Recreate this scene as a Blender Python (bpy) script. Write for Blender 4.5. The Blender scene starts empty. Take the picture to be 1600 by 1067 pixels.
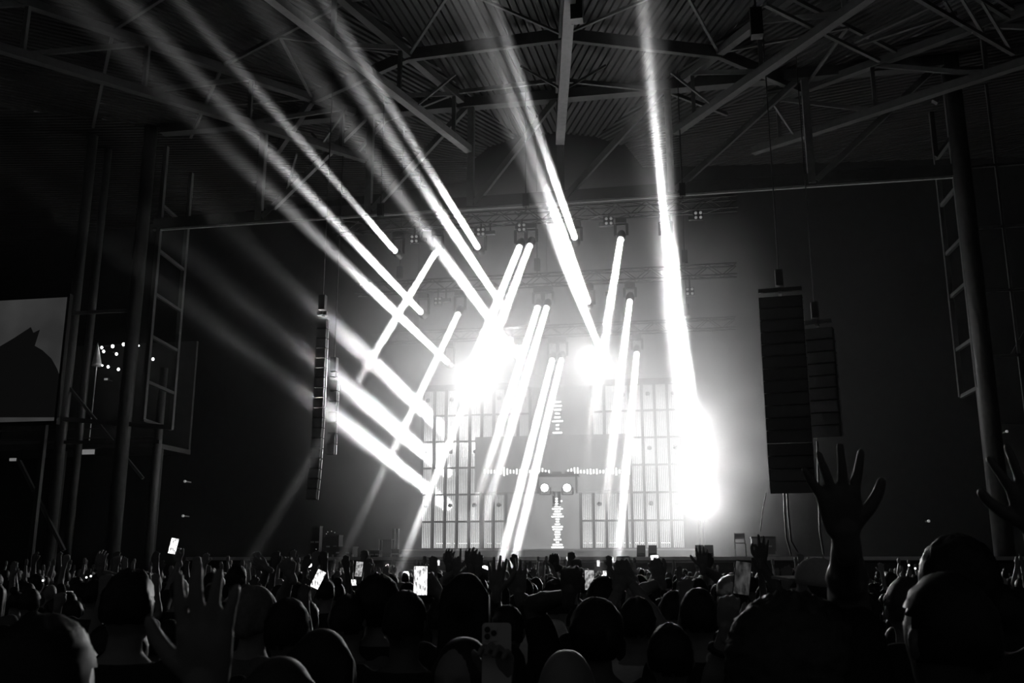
import bpy, bmesh, math, random
from mathutils import Vector, Matrix, Quaternion, noise as mnoise
random.seed(11)
V = Vector
S = bpy.context.scene
C = S.collection

# ---------------------------------------------------------------- camera
F = 1490.0                                   # focal length in pixels of the 1600x1067 frame
PITCH = math.atan(342 / F)
YAW = math.radians(10.4)
CAM = V((0, 0, 1.92))
fw = V((-math.sin(YAW) * math.cos(PITCH), math.cos(YAW) * math.cos(PITCH), math.sin(PITCH)))
rt = V((math.cos(YAW), math.sin(YAW), 0))
up = rt.cross(fw)
cd = bpy.data.cameras.new('camera')
cam = bpy.data.objects.new('camera', cd)
C.objects.link(cam)
cd.sensor_width = 36
cd.lens = F * 36 / 1600
cd.clip_start = 0.05
cd.clip_end = 300
cam.location = CAM
cam.rotation_euler = (math.pi / 2 + PITCH, 0, YAW)
cd.dof.use_dof = True
cd.dof.focus_distance = 30
cd.dof.aperture_fstop = 9
S.camera = cam

# ---------------------------------------------------------------- world, exposure, renderer
S.view_settings.view_transform = 'Standard'
S.view_settings.look = 'None'
S.view_settings.exposure = 0.0
S.view_settings.gamma = 1.0
S.view_settings.use_curve_mapping = False
w = bpy.data.worlds.new('night')
S.world = w
w.use_nodes = True
bg = w.node_tree.nodes['Background']
bg.inputs[0].default_value = (1, 1, 1, 1)
bg.inputs[1].default_value = 0.02
cy = S.cycles
cy.volume_bounces = 3
cy.max_bounces = 4
cy.diffuse_bounces = 2
cy.glossy_bounces = 2
cy.transparent_max_bounces = 8
cy.volume_step_rate = 1.5
cy.volume_max_steps = 128
cy.use_denoising = True
cy.sample_clamp_indirect = 4

BEAM_UP = 600.0        # watts of a beam aimed over the crowd
BEAM_DOWN = 380.0
BEAM_SIDE = 600.0
FLOOD = 750.0
WASH = 700.0
HAZE_CORE, HAZE_MID, HAZE_THIN, HAZE_PLUME = .17, .0016, .0001, .06

# ---------------------------------------------------------------- picture helpers
def ray(x, y): return fw * F + rt * (x - 800) - up * (y - 533.5)
def PY(x, y, Y): r = ray(x, y); return CAM + r * (Y / r.y)                 # on the plane y = Y
def PZ(x, y, Z): r = ray(x, y); return CAM + r * ((Z - CAM.z) / r.z)       # on the plane z = Z
def PD(x, y, D): return CAM + ray(x, y) * (D / F)                          # at depth D

# ---------------------------------------------------------------- mesh helpers
class MB:
    def __init__(s): s.v = []; s.f = []
    def add(s, vs, fs):
        n = len(s.v); s.v += [tuple(v) for v in vs]; s.f += [tuple(i + n for i in f) for f in fs]; return s
    def box(s, c, d, m=None):
        c = V(c); hx, hy, hz = d[0] / 2, d[1] / 2, d[2] / 2
        vs = [V((x, y, z)) for x in (-hx, hx) for y in (-hy, hy) for z in (-hz, hz)]
        if m is not None: vs = [m @ v for v in vs]
        return s.add([c + v for v in vs], [(0, 1, 3, 2), (4, 6, 7, 5), (0, 4, 5, 1), (2, 3, 7, 6), (0, 2, 6, 4), (1, 5, 7, 3)])
    def frame(s, a, b, ref=(0, 0, 1)):
        d = (V(b) - V(a)); L = d.length; d = d / L
        r = V(ref)
        if abs(d.dot(r)) > .98: r = V((1, 0, 0))
        x = d.cross(r).normalized(); y = x.cross(d)
        return d, x, y, L
    def bar(s, a, b, wx, wy):
        d, x, y, L = s.frame(a, b); a = V(a); b = V(b)
        vs = [p + x * (i * wx / 2) + y * (j * wy / 2) for p in (a, b) for i, j in ((-1, -1), (1, -1), (1, 1), (-1, 1))]
        return s.add(vs, [(0, 1, 2, 3), (7, 6, 5, 4), (0, 4, 5, 1), (1, 5, 6, 2), (2, 6, 7, 3), (3, 7, 4, 0)])
    def rings(s, rs, cap=True):
        n = len(rs[0]); vs = [p for r in rs for p in r]; fs = []
        for k in range(len(rs) - 1):
            for i in range(n):
                j = (i + 1) % n; fs.append((k * n + i, k * n + j, (k + 1) * n + j, (k + 1) * n + i))
        if cap: fs.append(tuple(range(n))[::-1]); fs.append(tuple((len(rs) - 1) * n + i for i in range(n)))
        return s.add(vs, fs)
    def lathe(s, a, b, prof, n=16):                  # prof: (t along a->b in metres, radius)
        d, x, y, L = s.frame(a, b); a = V(a)
        return s.rings([[a + d * t + (x * math.cos(q) + y * math.sin(q)) * r for q in [2 * math.pi * i / n for i in range(n)]] for t, r in prof])
    def tube(s, a, b, r, n=8, r2=None):
        L = (V(b) - V(a)).length
        return s.lathe(a, b, [(0, r), (L, r if r2 is None else r2)], n)
    def cap(s, a, b, ra, rb, n=10):                  # tapered capsule
        L = max((V(b) - V(a)).length, 1e-4)
        pr = [(-ra * .98, ra * .18), (-ra * .7, ra * .7), (0, ra), (L, rb), (L + rb * .7, rb * .7), (L + rb * .98, rb * .18)]
        if L < 2e-4: b = V(a) + V((0, 0, 2e-4))
        return s.lathe(a, b, pr, n)
    def ell(s, c, r, n=14, m=12, rot=None):
        c = V(c); rs = []
        for k in range(1, m):
            t = math.pi * k / m; q = []
            for i in range(n):
                p = 2 * math.pi * i / n
                v = V((r[0] * math.sin(t) * math.cos(p), r[1] * math.sin(t) * math.sin(p), -r[2] * math.cos(t)))
                if rot is not None: v = rot @ v
                q.append(c + v)
            rs.append(q)
        return s.rings(rs)
    def path(s, pts, r, n=6):
        for a, b in zip(pts[:-1], pts[1:]): s.tube(a, b, r, n)
        return s
    def mesh(s, name, off=None):
        me = bpy.data.meshes.new(name)
        vs = s.v if off is None else [(v[0] - off[0], v[1] - off[1], v[2] - off[2]) for v in s.v]
        me.from_pydata(vs, [], s.f); me.update()
        return me

def fixn(me):
    bm = bmesh.new(); bm.from_mesh(me); bmesh.ops.recalc_face_normals(bm, faces=bm.faces); bm.to_mesh(me); bm.free(); return me

def link(name, data, parent=None, mat=None, smooth=False):
    o = bpy.data.objects.new(name, data); C.objects.link(o)
    if parent: o.parent = parent
    if mat is not None and data is not None and not data.materials: data.materials.append(mat)
    if smooth and data is not None: data.polygons.foreach_set('use_smooth', [True] * len(data.polygons))
    return o

def tag(o, label, cat, group=None, kind=None):
    if label: o['label'] = label
    if cat: o['category'] = cat
    if group: o['group'] = group
    if kind: o['kind'] = kind
    return o

def thing(name, loc, label, cat, group=None, rz=0, kind=None):
    o = bpy.data.objects.new(name, None); C.objects.link(o)
    o.location = loc; o.rotation_euler = (0, 0, rz); o.empty_display_size = .1
    return tag(o, label, cat, group, kind)

def part(name, mb, mat, root, smooth=False):         # mb is in world coordinates, the root is only translated
    return link(name, fixn(mb.mesh(name, root.location)), root, mat, smooth)

def copy_tree(o, parent=None):
    c = o.copy(); C.objects.link(c)
    if parent: c.parent = parent
    for ch in o.children: copy_tree(ch, c)
    return c

# ---------------------------------------------------------------- materials
def mat(name, g, rough=.6, metal=0.0, var=.25, scale=6.0, spec=.4, emit=0.0):
    m = bpy.data.materials.new(name); m.use_nodes = True; nt = m.node_tree; b = nt.nodes['Principled BSDF']
    tc = nt.nodes.new('ShaderNodeTexCoord'); n = nt.nodes.new('ShaderNodeTexNoise'); n.inputs['Scale'].default_value = scale; n.inputs['Detail'].default_value = 3
    mr = nt.nodes.new('ShaderNodeMapRange'); mr.inputs[3].default_value = g * (1 - var); mr.inputs[4].default_value = g * (1 + var)
    nt.links.new(tc.outputs['Object'], n.inputs['Vector']); nt.links.new(n.outputs[0], mr.inputs[0]); nt.links.new(mr.outputs[0], b.inputs['Base Color'])
    b.inputs['Roughness'].default_value = rough; b.inputs['Metallic'].default_value = metal; b.inputs['Specular IOR Level'].default_value = spec
    if emit:
        b.inputs['Emission Color'].default_value = (1, 1, 1, 1); b.inputs['Emission Strength'].default_value = emit
    return m

def screen_mat(name, lo, hi, scale, stretch=(1, 1, 1), lines=0.0, axis=0):
    """a lit display: emission carries the picture it shows"""
    m = bpy.data.materials.new(name); m.use_nodes = True; nt = m.node_tree; b = nt.nodes['Principled BSDF']
    b.inputs['Base Color'].default_value = (.02, .02, .02, 1); b.inputs['Roughness'].default_value = .3
    tc = nt.nodes.new('ShaderNodeTexCoord'); mp = nt.nodes.new('ShaderNodeMapping'); mp.inputs['Scale'].default_value = stretch
    n = nt.nodes.new('ShaderNodeTexNoise'); n.inputs['Scale'].default_value = scale; n.inputs['Detail'].default_value = 2
    nt.links.new(tc.outputs['Object'], mp.inputs[0]); nt.links.new(mp.outputs[0], n.inputs['Vector'])
    mr = nt.nodes.new('ShaderNodeMapRange'); mr.inputs[1].default_value = .35; mr.inputs[2].default_value = .65; mr.inputs[3].default_value = lo; mr.inputs[4].default_value = hi
    nt.links.new(n.outputs[0], mr.inputs[0]); out = mr.outputs[0]
    if lines:
        wv = nt.nodes.new('ShaderNodeTexWave'); wv.bands_direction = 'XYZ'[axis]; wv.inputs['Scale'].default_value = lines
        nt.links.new(tc.outputs['Object'], wv.inputs['Vector'])
        m2 = nt.nodes.new('ShaderNodeMapRange'); m2.inputs[3].default_value = .6; m2.inputs[4].default_value = 1.0; nt.links.new(wv.outputs['Fac'], m2.inputs[0])
        mu = nt.nodes.new('ShaderNodeMath'); mu.operation = 'MULTIPLY'; nt.links.new(out, mu.inputs[0]); nt.links.new(m2.outputs[0], mu.inputs[1]); out = mu.outputs[0]
    b.inputs['Emission Color'].default_value = (1, 1, 1, 1)
    nt.links.new(out, b.inputs['Emission Strength'])
    return m

M = dict(
    lip=mat('stage_lit_steel', .42, .4), web=mat('grey_web_steel', .2, .5), steel=mat('painted_steel', .13, .5), steel_mid=mat('galvanised_steel', .08, .5), black_metal=mat('black_metal', .035, .45),  # lip: stage light on the lower chords put into a paler steel
    deck=mat('corrugated_sheet', .028, .5), concrete=mat('dark_concrete', .06, .85, scale=2), drape=mat('black_drape', .02, .95, scale=3),
    stage=mat('stage_floor', .1, .5, scale=3), black=mat('black_plastic', .02, .4), grey=mat('grey_plastic', .12, .5), white=mat('white_plastic', .7, .4),
    alu=mat('aluminium', .45, .35, .8), frame=mat('set_frame', .05, .5), truss=mat('black_truss', .08, .4, .5), fascia=mat('stage_fascia', .05, .7), cable=mat('cable_rubber', .012, .6),
    lamp=mat('lamp_lens', .8, .2, emit=14.0), lamp_soft=mat('lamp_soft', .8, .2, emit=7.0), lamp_dim=mat('lamp_idle_lens', .8, .2, emit=.15), bulb=mat('string_bulb', .9, .3, emit=6.0),
    led=screen_mat('led_strip', .4, .95, .9, (1, 1, .4)), led_dim=screen_mat('led_screen_grey', .22, .45, .5, (1, 1, .6), 9.0, 0), led_bar=mat('led_bar', .8, .3, emit=5.0),
    phone=screen_mat('phone_stage_view', .25, 2.2, 60, (1.6, 1.6, .5)), phone_dim=screen_mat('phone_dim_view', .008, .06, 40, (1, 1, .5)), phone_mid=screen_mat('phone_grey_view', .1, .6, 60, (1, 1, .7)),
    video=screen_mat('video_wall_picture', .03, .05, .5, (1, 1, 1), 14.0, 0), video_dark=mat('video_dark_picture', .006, .4, emit=.003), glass=mat('dark_glass', .02, .1),
    skin=mat('skin', .26, .5, var=.12, scale=20), skin2=mat('skin_deep', .13, .45, var=.12, scale=20), skin3=mat('skin_pale', .3, .5, var=.1, scale=20),
    hair=mat('hair_dark', .02, .5, scale=60, var=.5), hair2=mat('hair_brown', .06, .5, scale=60, var=.5), hair3=mat('hair_blond', .2, .5, scale=60, var=.4),
    cloth=mat('cloth_black', .025, .9, scale=30), cloth2=mat('cloth_grey', .16, .9, scale=30), cloth3=mat('cloth_light', .72, .9, scale=30), denim=mat('denim', .06, .9, scale=40),
    silver=mat('silver_foil', .75, .25, .7, scale=40), cap=mat('cap_cloth', .5, .9, scale=40),
)
for m_ in M.values(): m_.cycles.emission_sampling = 'NONE'      # the small lit faces are seen, the lamps behind them do the lighting

# ================================================================ THE SETTING
K = 1.21
YP = 26.2 * K                                             # plane of the proscenium
ZH = PY(865, 318, YP).z                               # underside chord of the proscenium
ZT = PY(900, 148, YP).z
ZD = 2.02                                             # stage deck

fl = MB().box((-6, 14, -.1), (100, 76, .2))
tag(link('floor', fixn(fl.mesh('floor')), None, M['concrete']), 'dark concrete floor under the standing crowd', None, kind='structure')
wb = MB().box((-6, 44, 12), (80, .3, 24))
tag(link('wall_back', fixn(wb.mesh('wall_back')), None, M['drape']), 'black back wall behind the stage set', None, kind='structure')
wl = MB().box((-40, 24, 12), (.3, 40, 24)); tag(link('wall_left', fixn(wl.mesh('wall_left')), None, M['drape']), 'black wing wall left of the stage', None, kind='structure')
wr = MB().box((26, 24, 12), (.3, 40, 24)); tag(link('wall_right', fixn(wr.mesh('wall_right')), None, M['drape']), 'black wing wall right of the stage', None, kind='structure')

# ---- haze: theatre fog, thick on the stage and thin over the crowd
hz = MB().box((-5, 21, 9.2), (52, 45.6, 18.2))
hm = bpy.data.materials.new('stage_haze'); hm.use_nodes = True; nt = hm.node_tree; nt.nodes.clear()
out = nt.nodes.new('ShaderNodeOutputMaterial'); vs = nt.nodes.new('ShaderNodeVolumeScatter'); vs.inputs['Anisotropy'].default_value = .15; vs.inputs['Color'].default_value = (1, 1, 1, 1)
g = nt.nodes.new('ShaderNodeNewGeometry')
n1 = nt.nodes.new('ShaderNodeTexNoise'); n1.inputs['Scale'].default_value = .32; n1.inputs['Detail'].default_value = 2; n1.inputs['Roughness'].default_value = .55
nt.links.new(g.outputs['Position'], n1.inputs['Vector'])
def mrange(src, a, b, c, d):
    m_ = nt.nodes.new('ShaderNodeMapRange'); m_.interpolation_type = 'SMOOTHSTEP'
    for i, q in enumerate((a, b, c, d)): m_.inputs[i + 1].default_value = q
    nt.links.new(src, m_.inputs[0]); return m_.outputs[0]
def mathn(op, a, b):
    m_ = nt.nodes.new('ShaderNodeMath'); m_.operation = op
    for i, q in enumerate((a, b)):
        if isinstance(q, (int, float)): m_.inputs[i].default_value = q
        else: nt.links.new(q, m_.inputs[i])
    return m_.outputs[0]
def cloud(c, r):                                      # distance from a cloud's centre in units of its radii
    sb = nt.nodes.new('ShaderNodeVectorMath'); sb.operation = 'SUBTRACT'; sb.inputs[1].default_value = c; nt.links.new(g.outputs['Position'], sb.inputs[0])
    dv = nt.nodes.new('ShaderNodeVectorMath'); dv.operation = 'DIVIDE'; dv.inputs[1].default_value = r; nt.links.new(sb.outputs[0], dv.inputs[0])
    le = nt.nodes.new('ShaderNodeVectorMath'); le.operation = 'LENGTH'; nt.links.new(dv.outputs[0], le.inputs[0]); return le.outputs['Value']
puff = mrange(n1.outputs[0], .36, .64, .5, 1.3)
dist = cloud((-5.0, 35.2, 7.6), (8.6, 8.4, 9.0))
core = mathn('ADD', mrange(dist, .45, 1.22, HAZE_CORE, 0.0), mrange(dist, .9, 2.35, HAZE_MID, HAZE_THIN))
plume = mrange(cloud((.9, 37.0, 5.4), (4.6, 3.6, 5.4)), .05, 1.0, HAZE_PLUME, 0.0)
sx = nt.nodes.new('ShaderNodeSeparateXYZ'); nt.links.new(g.outputs['Position'], sx.inputs[0])
rise = mrange(sx.outputs['Z'], 4.5, 10.0, .42, 1.25)              # the fog has lifted off the deck
nt.links.new(mathn('MULTIPLY', mathn('ADD', mathn('MULTIPLY', core, rise), plume), puff), vs.inputs['Density']); nt.links.new(vs.outputs[0], out.inputs['Volume'])
ho = link('stage_haze', fixn(hz.mesh('stage_haze')), None, hm)
tag(ho, 'pale theatre haze drifting over the stage and the crowd', 'haze', kind='stuff')

# ---- ceiling: fan roof of ribbed sheets above radial trusses
ZB = CAM.z + (14.0 - CAM.z) * K
ZTOP, ZR = ZB + 1.4 * K, ZB + 1.75 * K
O = PZ(867, 337, ZB)
ends = dict(D=PZ(570, 250, ZB), A=PZ(733, 233, ZB), B=PZ(876, 220, ZB), C=PZ(1055, 205, ZB))
ang = {k: math.atan2(p.y - O.y, p.x - O.x) for k, p in ends.items()}
far = {'D': PZ(0, 75, ZB), 'A': PZ(430, 0, ZB), 'B': PZ(890, 0, ZB), 'C': PZ(1350, 0, ZB)}
ang = {k: math.atan2(p.y - O.y, p.x - O.x) for k, p in far.items()}
ang['E'] = ang['C'] + (ang['C'] - ang['B']) * .82
ang['L'] = ang['D'] - .42
def RP(k, r, z): return V((O.x + math.cos(ang[k]) * r, O.y + math.sin(ang[k]) * r, z))

ce = thing('ceiling', (O.x, O.y, ZR), 'ribbed metal roof deck fanning out above the trusses', None, kind='structure')
ang['M'] = ang['L'] - .6; ang['G'] = ang['E'] + .7
order = ['M', 'L', 'D', 'A', 'B', 'C', 'E', 'G']
for a, b in zip(order[:-1], order[1:]):
    mid = (ang[a] + ang[b]) / 2; half = abs(ang[b] - ang[a]) / 2
    u = V((math.cos(mid), math.sin(mid), 0)); s_ = V((-u.y, u.x, 0)); R0, R1 = 3.0 * K, 41.0
    mb = MB(); pitch = .24; wmax = R1 * math.tan(half); k = int(wmax / pitch)
    prof = [(-.12, 0), (-.06, 0), (-.03, .07), (.03, .07), (.06, 0)]
    pts = []
    for i in range(-k, k + 1):
        for dx, dz in prof: pts.append((i * pitch + dx, dz))
    vsx = []; 
    for x, dz in pts:
        r0 = max(R0, abs(x) / math.tan(half)); r1 = max(R1, r0 + .01)
        for r in (r0, r1): vsx.append(V((O.x, O.y, ZR + dz)) + u * r + s_ * x)
    fs = [(2 * i, 2 * i + 1, 2 * i + 3, 2 * i + 2) for i in range(len(pts) - 1)]
    mb.add(vsx, fs); part('roof_sheet', mb, M['deck'], ce)

# ---- radial roof trusses
def roof_truss(k, label, r_in, step, r_out=38.0, wide=.26):
    root = thing('roof_truss', RP(k, r_in, ZB), label, 'truss', 'radial roof trusses')
    part('bottom_chord', MB().bar(RP(k, r_in, ZB), RP(k, r_out, ZB), wide, wide), M['lip'] if k in 'AB' else M['steel'], root)  # brighter chord colour on some trusses stands in for stage light
    part('top_chord', MB().bar(RP(k, r_in + .6, ZTOP), RP(k, r_out, ZTOP), wide, wide), M['steel'], root)
    r = r_in + 1.1; i = 0
    while r + step < r_out:
        part('vertical', MB().bar(RP(k, r, ZB), RP(k, r, ZTOP), .13, .13), M['steel'], root)
        part('diagonal', MB().bar(RP(k, r + step, ZB), RP(k, r, ZTOP), .14, .14), M['steel'], root)
        r += step; i += 1
    return root
rr = lambda k: (ends[k] - O).length
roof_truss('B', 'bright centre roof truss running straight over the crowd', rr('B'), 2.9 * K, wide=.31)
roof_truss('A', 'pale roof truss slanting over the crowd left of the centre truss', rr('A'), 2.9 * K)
roof_truss('C', 'grey roof truss slanting over the crowd right of the centre truss', rr('C'), 2.9 * K)
roof_truss('D', 'dim roof truss low on the upper left of the roof', rr('D'), 2.95 * K)
roof_truss('E', 'dark roof truss at the upper right beside the tower', 8.0 * K, 2.9 * K)
# ring beams and purlins between neighbouring trusses, one thing per bay
bay_lab = {('D', 'A'): 'roof purlins and braces between the dim left truss and the pale left truss', ('A', 'B'): 'roof purlins and braces between the pale left truss and the centre truss',
           ('B', 'C'): 'roof purlins and braces between the centre truss and the grey right truss', ('C', 'E'): 'roof purlins and braces between the grey right truss and the dark far right truss',
           ('L', 'D'): 'roof purlins and braces left of the dim left truss'}
for (a, b), lab in bay_lab.items():
    root = thing('roof_purlin_bay', (RP(a, 9 * K, ZTOP) + RP(b, 9 * K, ZTOP)) / 2, lab, 'roof beams', 'roof purlin bays')
    part('ring_beam', MB().bar(RP(a, 9.75 * K, ZTOP), RP(b, 9.75 * K, ZTOP), .17, .41), M['steel'], root)
    for r in (8.7, 15.2, 18.8, 22.5, 26.6): part('purlin', MB().bar(RP(a, r, ZTOP + .1), RP(b, r, ZTOP + .1), .1, .14), M['steel'], root)
    mid = (RP(a, 12.6 * K, ZTOP) + RP(b, 12.6 * K, ZTOP)) / 2
    for k in (a, b):
        part('brace', MB().bar(RP(k, 9.75 * K, ZTOP), mid, .08, .08), M['steel'], root)
        part('kicker', MB().bar(RP(k, 9.4 * K, ZB), RP(k, 9.4 * K, ZB) * .72 + RP(b if k == a else a, 9.4 * K, ZTOP) * .28 + V((0, 0, .55)), .07, .07), M['steel'], root)

# ---- proscenium truss over the stage mouth
XL, XR = PY(240, 362, YP).x, PY(1503, 266, YP).x
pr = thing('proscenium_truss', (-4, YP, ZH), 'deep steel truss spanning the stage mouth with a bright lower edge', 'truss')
part('bottom_chord', MB().box(((XL + XR) / 2, YP, ZH), (XR - XL, .1, .07)), M['lip'], pr)  # lit underside put into the colour
part('chord_web', MB().box(((XL + XR) / 2, YP, ZH + .25), (XR - XL, .14, .4)), M['steel_mid'], pr)
part('top_chord', MB().box(((XL + XR) / 2, YP, ZT), (XR - XL, .4, .36)), M['steel_mid'], pr)
part('upper_rail', MB().box(((XL + XR) / 2, YP, ZT + .75), (XR - XL, .24, .15)), M['steel_mid'], pr)
nodes = [PY(x, 330, YP).x for x in (405, 575, 735, 877, 1050, 1272)]
for x in nodes: part('post', MB().bar((x, YP, ZH + .1), (x, YP, ZT), .24, .24), M['web'], pr)
seq = [XL + 3] + nodes + [XR - .3]
for i in range(len(seq) - 1):
    a, b = seq[i], seq[i + 1]
    if i == 0: continue
    part('diagonal', MB().bar((a + .15, YP, ZH + .2), (b - .15, YP, ZT - .1), .2, .2), M['web'], pr)
part('hook', MB().path([PY(804, 331, YP), PY(810, 337, YP), PY(816, 330, YP)], .03), M['steel'], pr)

# ---- steel towers either side of the stage mouth
def tower(name, label, cols, rails, rungs, nexty, extra, m):
    root = thing(name, (cols[0][0], cols[0][1], 0), label, 'tower')
    for x, y, r, z1 in cols: part('column', MB().tube((x, y, 0), (x, y, z1), r, 14), m, root, True)
    if rails:
        (xa, ya), (xb, yb), z0, z1 = rails
        for x, y in ((xa, ya), (xb, yb)): part('rail', MB().bar((x, y, z0), (x, y, z1), .16, .16), m, root)
        for z in rungs: part('rung', MB().bar((xa, ya, z), (xb, yb, z), .11, .12), m, root)
    for a, b, w_ in extra: part('brace', MB().bar(a, b, w_, w_), m, root)
    return root
cl = PY(200, 600, YP); c2 = PY(104, 600, YP + .2); c3 = PY(132, 600, YP + 1.5); c4 = PY(246, 700, YP + 3)
ra = PY(246, 392, YP); rb_ = PY(288, 408, YP + 2.6)
zr = lambda x, y, Y: PY(x, y, Y).z
tower('stage_tower', 'dark steel tower with a ladder frame left of the stage', [(cl.x, cl.y, .25, ZR - .1), (c2.x, c2.y, .2, ZR - .1), (c3.x, c3.y, .15, ZR - .1), (c4.x, c4.y, .16, 9.5)],
      ((ra.x, ra.y), (rb_.x, rb_.y), zr(236, 655, YP), zr(250, 230, YP)), [zr(246, y, YP) for y in (655, 595, 524, 458, 390, 320)], 0,
      [(PY(30, 720, YP), PY(100, 860, YP), .12), (c2 * 1, c2 + V((3.5, 0, -3.6)), .1), (PY(100, 655, YP), PY(270, 668, YP), .16), (PY(105, 490, YP), PY(200, 485, YP), .12),
       (PY(0, 655, YP + .2), PY(100, 657, YP + .2), .16), (PY(0, 692, YP + .2), PY(250, 690, YP + .2), .12)], M['steel_mid'])
cr = PY(1540, 600, YP); cr2 = PY(1553, 700, YP + 3.0)
qa = PY(1488, 485, YP + 1.7); qb = PY(1514, 470, YP)
tower('stage_tower', 'dark steel tower with a ladder frame right of the stage', [(cr.x, cr.y, .3, ZR + .2), (cr2.x, cr2.y, .2, 10.5)],
      ((qa.x, qa.y), (qb.x, qb.y), zr(1529, 606, YP), zr(1478, 140, YP)), [zr(1514, y, YP) for y in (606, 530, 442, 372, 292, 215)], 0,
      [(PY(1460, 160, YP), PY(1492, 115, YP), .2), (PY(1462, 245, YP), PY(1484, 215, YP), .09), (PY(1500, 108, YP), PY(1600, 105, YP), .12)], M['steel_mid'])
# ---- framed side wall right of the tower
sw = thing('side_wall_frame', PY(1565, 870, YP) * 1, 'dark framed side wall of thin mullions behind the right tower', 'wall frame')
sw.location.z = 0
for x in (1.4, 3.1, 4.8, 6.5): part('mullion', MB().bar((cr.x + x, YP + 1, 0), (cr.x + x, YP + 1, 18), .09, .09), M['steel_mid'], sw)
for z in (4, 6.2, 8.4, 10.6, 12.8, 15): part('transom', MB().bar((cr.x + .3, YP + 1, z), (cr.x + 6, YP + 1, z), .09, .09), M['steel_mid'], sw)
for z in (4, 8.4): part('brace', MB().bar((cr.x + 1.2, YP + 1.1, z), (cr.x + 4.0, YP + 1.1, z + 4.4), .1, .1), M['steel_mid'], sw)

# ---- perimeter truss at the upper right
pt0, pt1 = PZ(1583, 84, ZB + .2), PZ(1438, 0, ZB + .2)
e1 = pt1 + (pt1 - pt0) * .9
root = thing('edge_truss', pt0, 'thin dark truss along the roof edge in the top right corner', 'truss')
part('bottom_chord', MB().bar(pt0, e1, .12, .12), M['steel'], root); part('top_chord', MB().bar(pt0 + V((0, 0, 1.2)), e1 + V((0, 0, 1.2)), .12, .12), M['steel'], root)
for i in range(6):
    a = pt0.lerp(e1, i / 6); b = pt0.lerp(e1, (i + 1) / 6)
    part('diagonal', MB().bar(a, b + V((0, 0, 1.2)), .08, .08), M['steel'], root)
for a_, b_ in (((1335, 65), (1475, 0)), ((1340, 70), (1495, 20)), ((1195, 7), (1374, 95))):
    r_ = thing('roof_brace', PZ(*b_, ZB + .3), {1335: 'upper of two thin tie rods at the top right of the roof', 1340: 'lower of two thin tie rods at the top right of the roof', 1195: 'long brace crossing behind the grey right roof truss'}[a_[0]], 'brace')
    part('rod', MB().bar(PZ(*a_, ZB + .3), PZ(*b_, ZB + .3), .1, .1), M['steel'], r_)

# ---- speakers hung from the roof trusses near the camera side
for (x, y0, y1, lab) in ((901, -5, 38, 'small black box hanging beside the bright centre roof truss'), (1180, 10, 62, 'black box hanging by the grey right roof truss')):
    a, b = PZ(x, y0, ZB + .6), PZ(x, y1, ZB + .6); d = (a - CAM).length
    hgt = (y1 - y0) / F * d
    r_ = thing('hanging_speaker', a, lab, 'speaker')
    c = CAM + (a - CAM) * .97 - V((0, 0, hgt / 2))
    part('cabinet', MB().box(c, (.32, .3, hgt * .8)), M['black'], r_); part('bracket', MB().bar(c + V((0, 0, hgt * .4)), c + V((0, 0, hgt * .4 + 1.4)), .05, .05), M['black_metal'], r_)

# ================================================================ STAGE
st = thing('stage_deck', (-5, 30, 0), 'low black stage deck with a pale front lip behind the crowd', 'stage')
x0, x1 = -16.5, 9.5
part('deck', MB().box(((x0 + x1) / 2, 36.9, ZD - .06), (x1 - x0, 13.7, .12)), M['stage'], st)
part('front_lip', MB().box(((x0 + x1) / 2, 30, ZD - .04), (x1 - x0, .1, .1)), M['alu'], st)
for i in range(13):
    a = x0 + i * 2; part('front_panel', MB().box((a + 1, 30.12, ZD / 2 - .08), (1.96, .06, ZD - .18)), M['fascia'], st)
# step in front of the set
rs = thing('set_riser', (-5.4, 36.6, ZD), 'long low riser carrying the LED set', 'riser')
part('platform', MB().box((-5.45, 38.0, ZD + .17), (11.2, 3.2, .3)), M['stage'], rs); part('edge', MB().box((-5.45, 36.37, ZD + .29), (11.2, .06, .06)), M['alu'], rs)

# ---- LED set
YW = 38.0; WX0, WX1, WZ0, WZ1 = -10.72, -.2, 2.36, 8.82
NC, NR = 21, 6; cw = (WX1 - WX0) / NC; ch = (WZ1 - WZ0) / NR
led = thing('led_set', ((WX0 + WX1) / 2, YW, WZ0), 'tall see-through LED wall of framed cells glowing behind the performer', 'LED wall')
cell = MB()
for i in range(6): cell.box((-cw / 2 + .07 + i * (cw - .14) / 5, 0, 0), (.035, .03, ch - .08))
cme = fixn(cell.mesh('led_panel')); cme.materials.append(M['led'])
def present(c, r):
    if r <= 1: return c <= 8 or c >= 14
    if r <= 3: return c <= 4 or c >= 17
    return c <= 6 or c >= 13
fp = MB().box((0, 0, 0), (.12, .12, ch)); pme = fixn(fp.mesh('post')); pme.materials.append(M['frame'])
fr = MB().box((0, 0, 0), (cw, .08, .075)); rme = fixn(fr.mesh('rung')); rme.materials.append(M['frame'])
lb = MB().ell((0, -.12, 0), (.1, .1, .09), 8, 6).box((0, 0, .0), (.06, .2, .06)); lme = fixn(lb.mesh('wall_lamp')); lme.materials.append(M['black_metal'])
for r in range(NR):
    z = WZ1 - (r + .5) * ch - WZ0
    for c in range(NC):
        x = WX0 + (c + .5) * cw - led.location.x
        if present(c, r):
            o = link('led_panel', cme, led); o.location = (x, 0, z)
            o = link('rung', rme, led); o.location = (x, -.02, z - ch / 2)
            if r == 0: o = link('rung', rme, led); o.location = (x, -.02, z + ch / 2)
            o = link('post', pme, led); o.location = (x - cw / 2, -.03, z)
            if c == NC - 1 or not present(c + 1, r): o = link('post', pme, led); o.location = (x + cw / 2, -.03, z)
            if (c + r) % 2 == 0 and c % 2 == 0: o = link('wall_lamp', lme, led); o.location = (x, -.1, z + .1)
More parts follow.
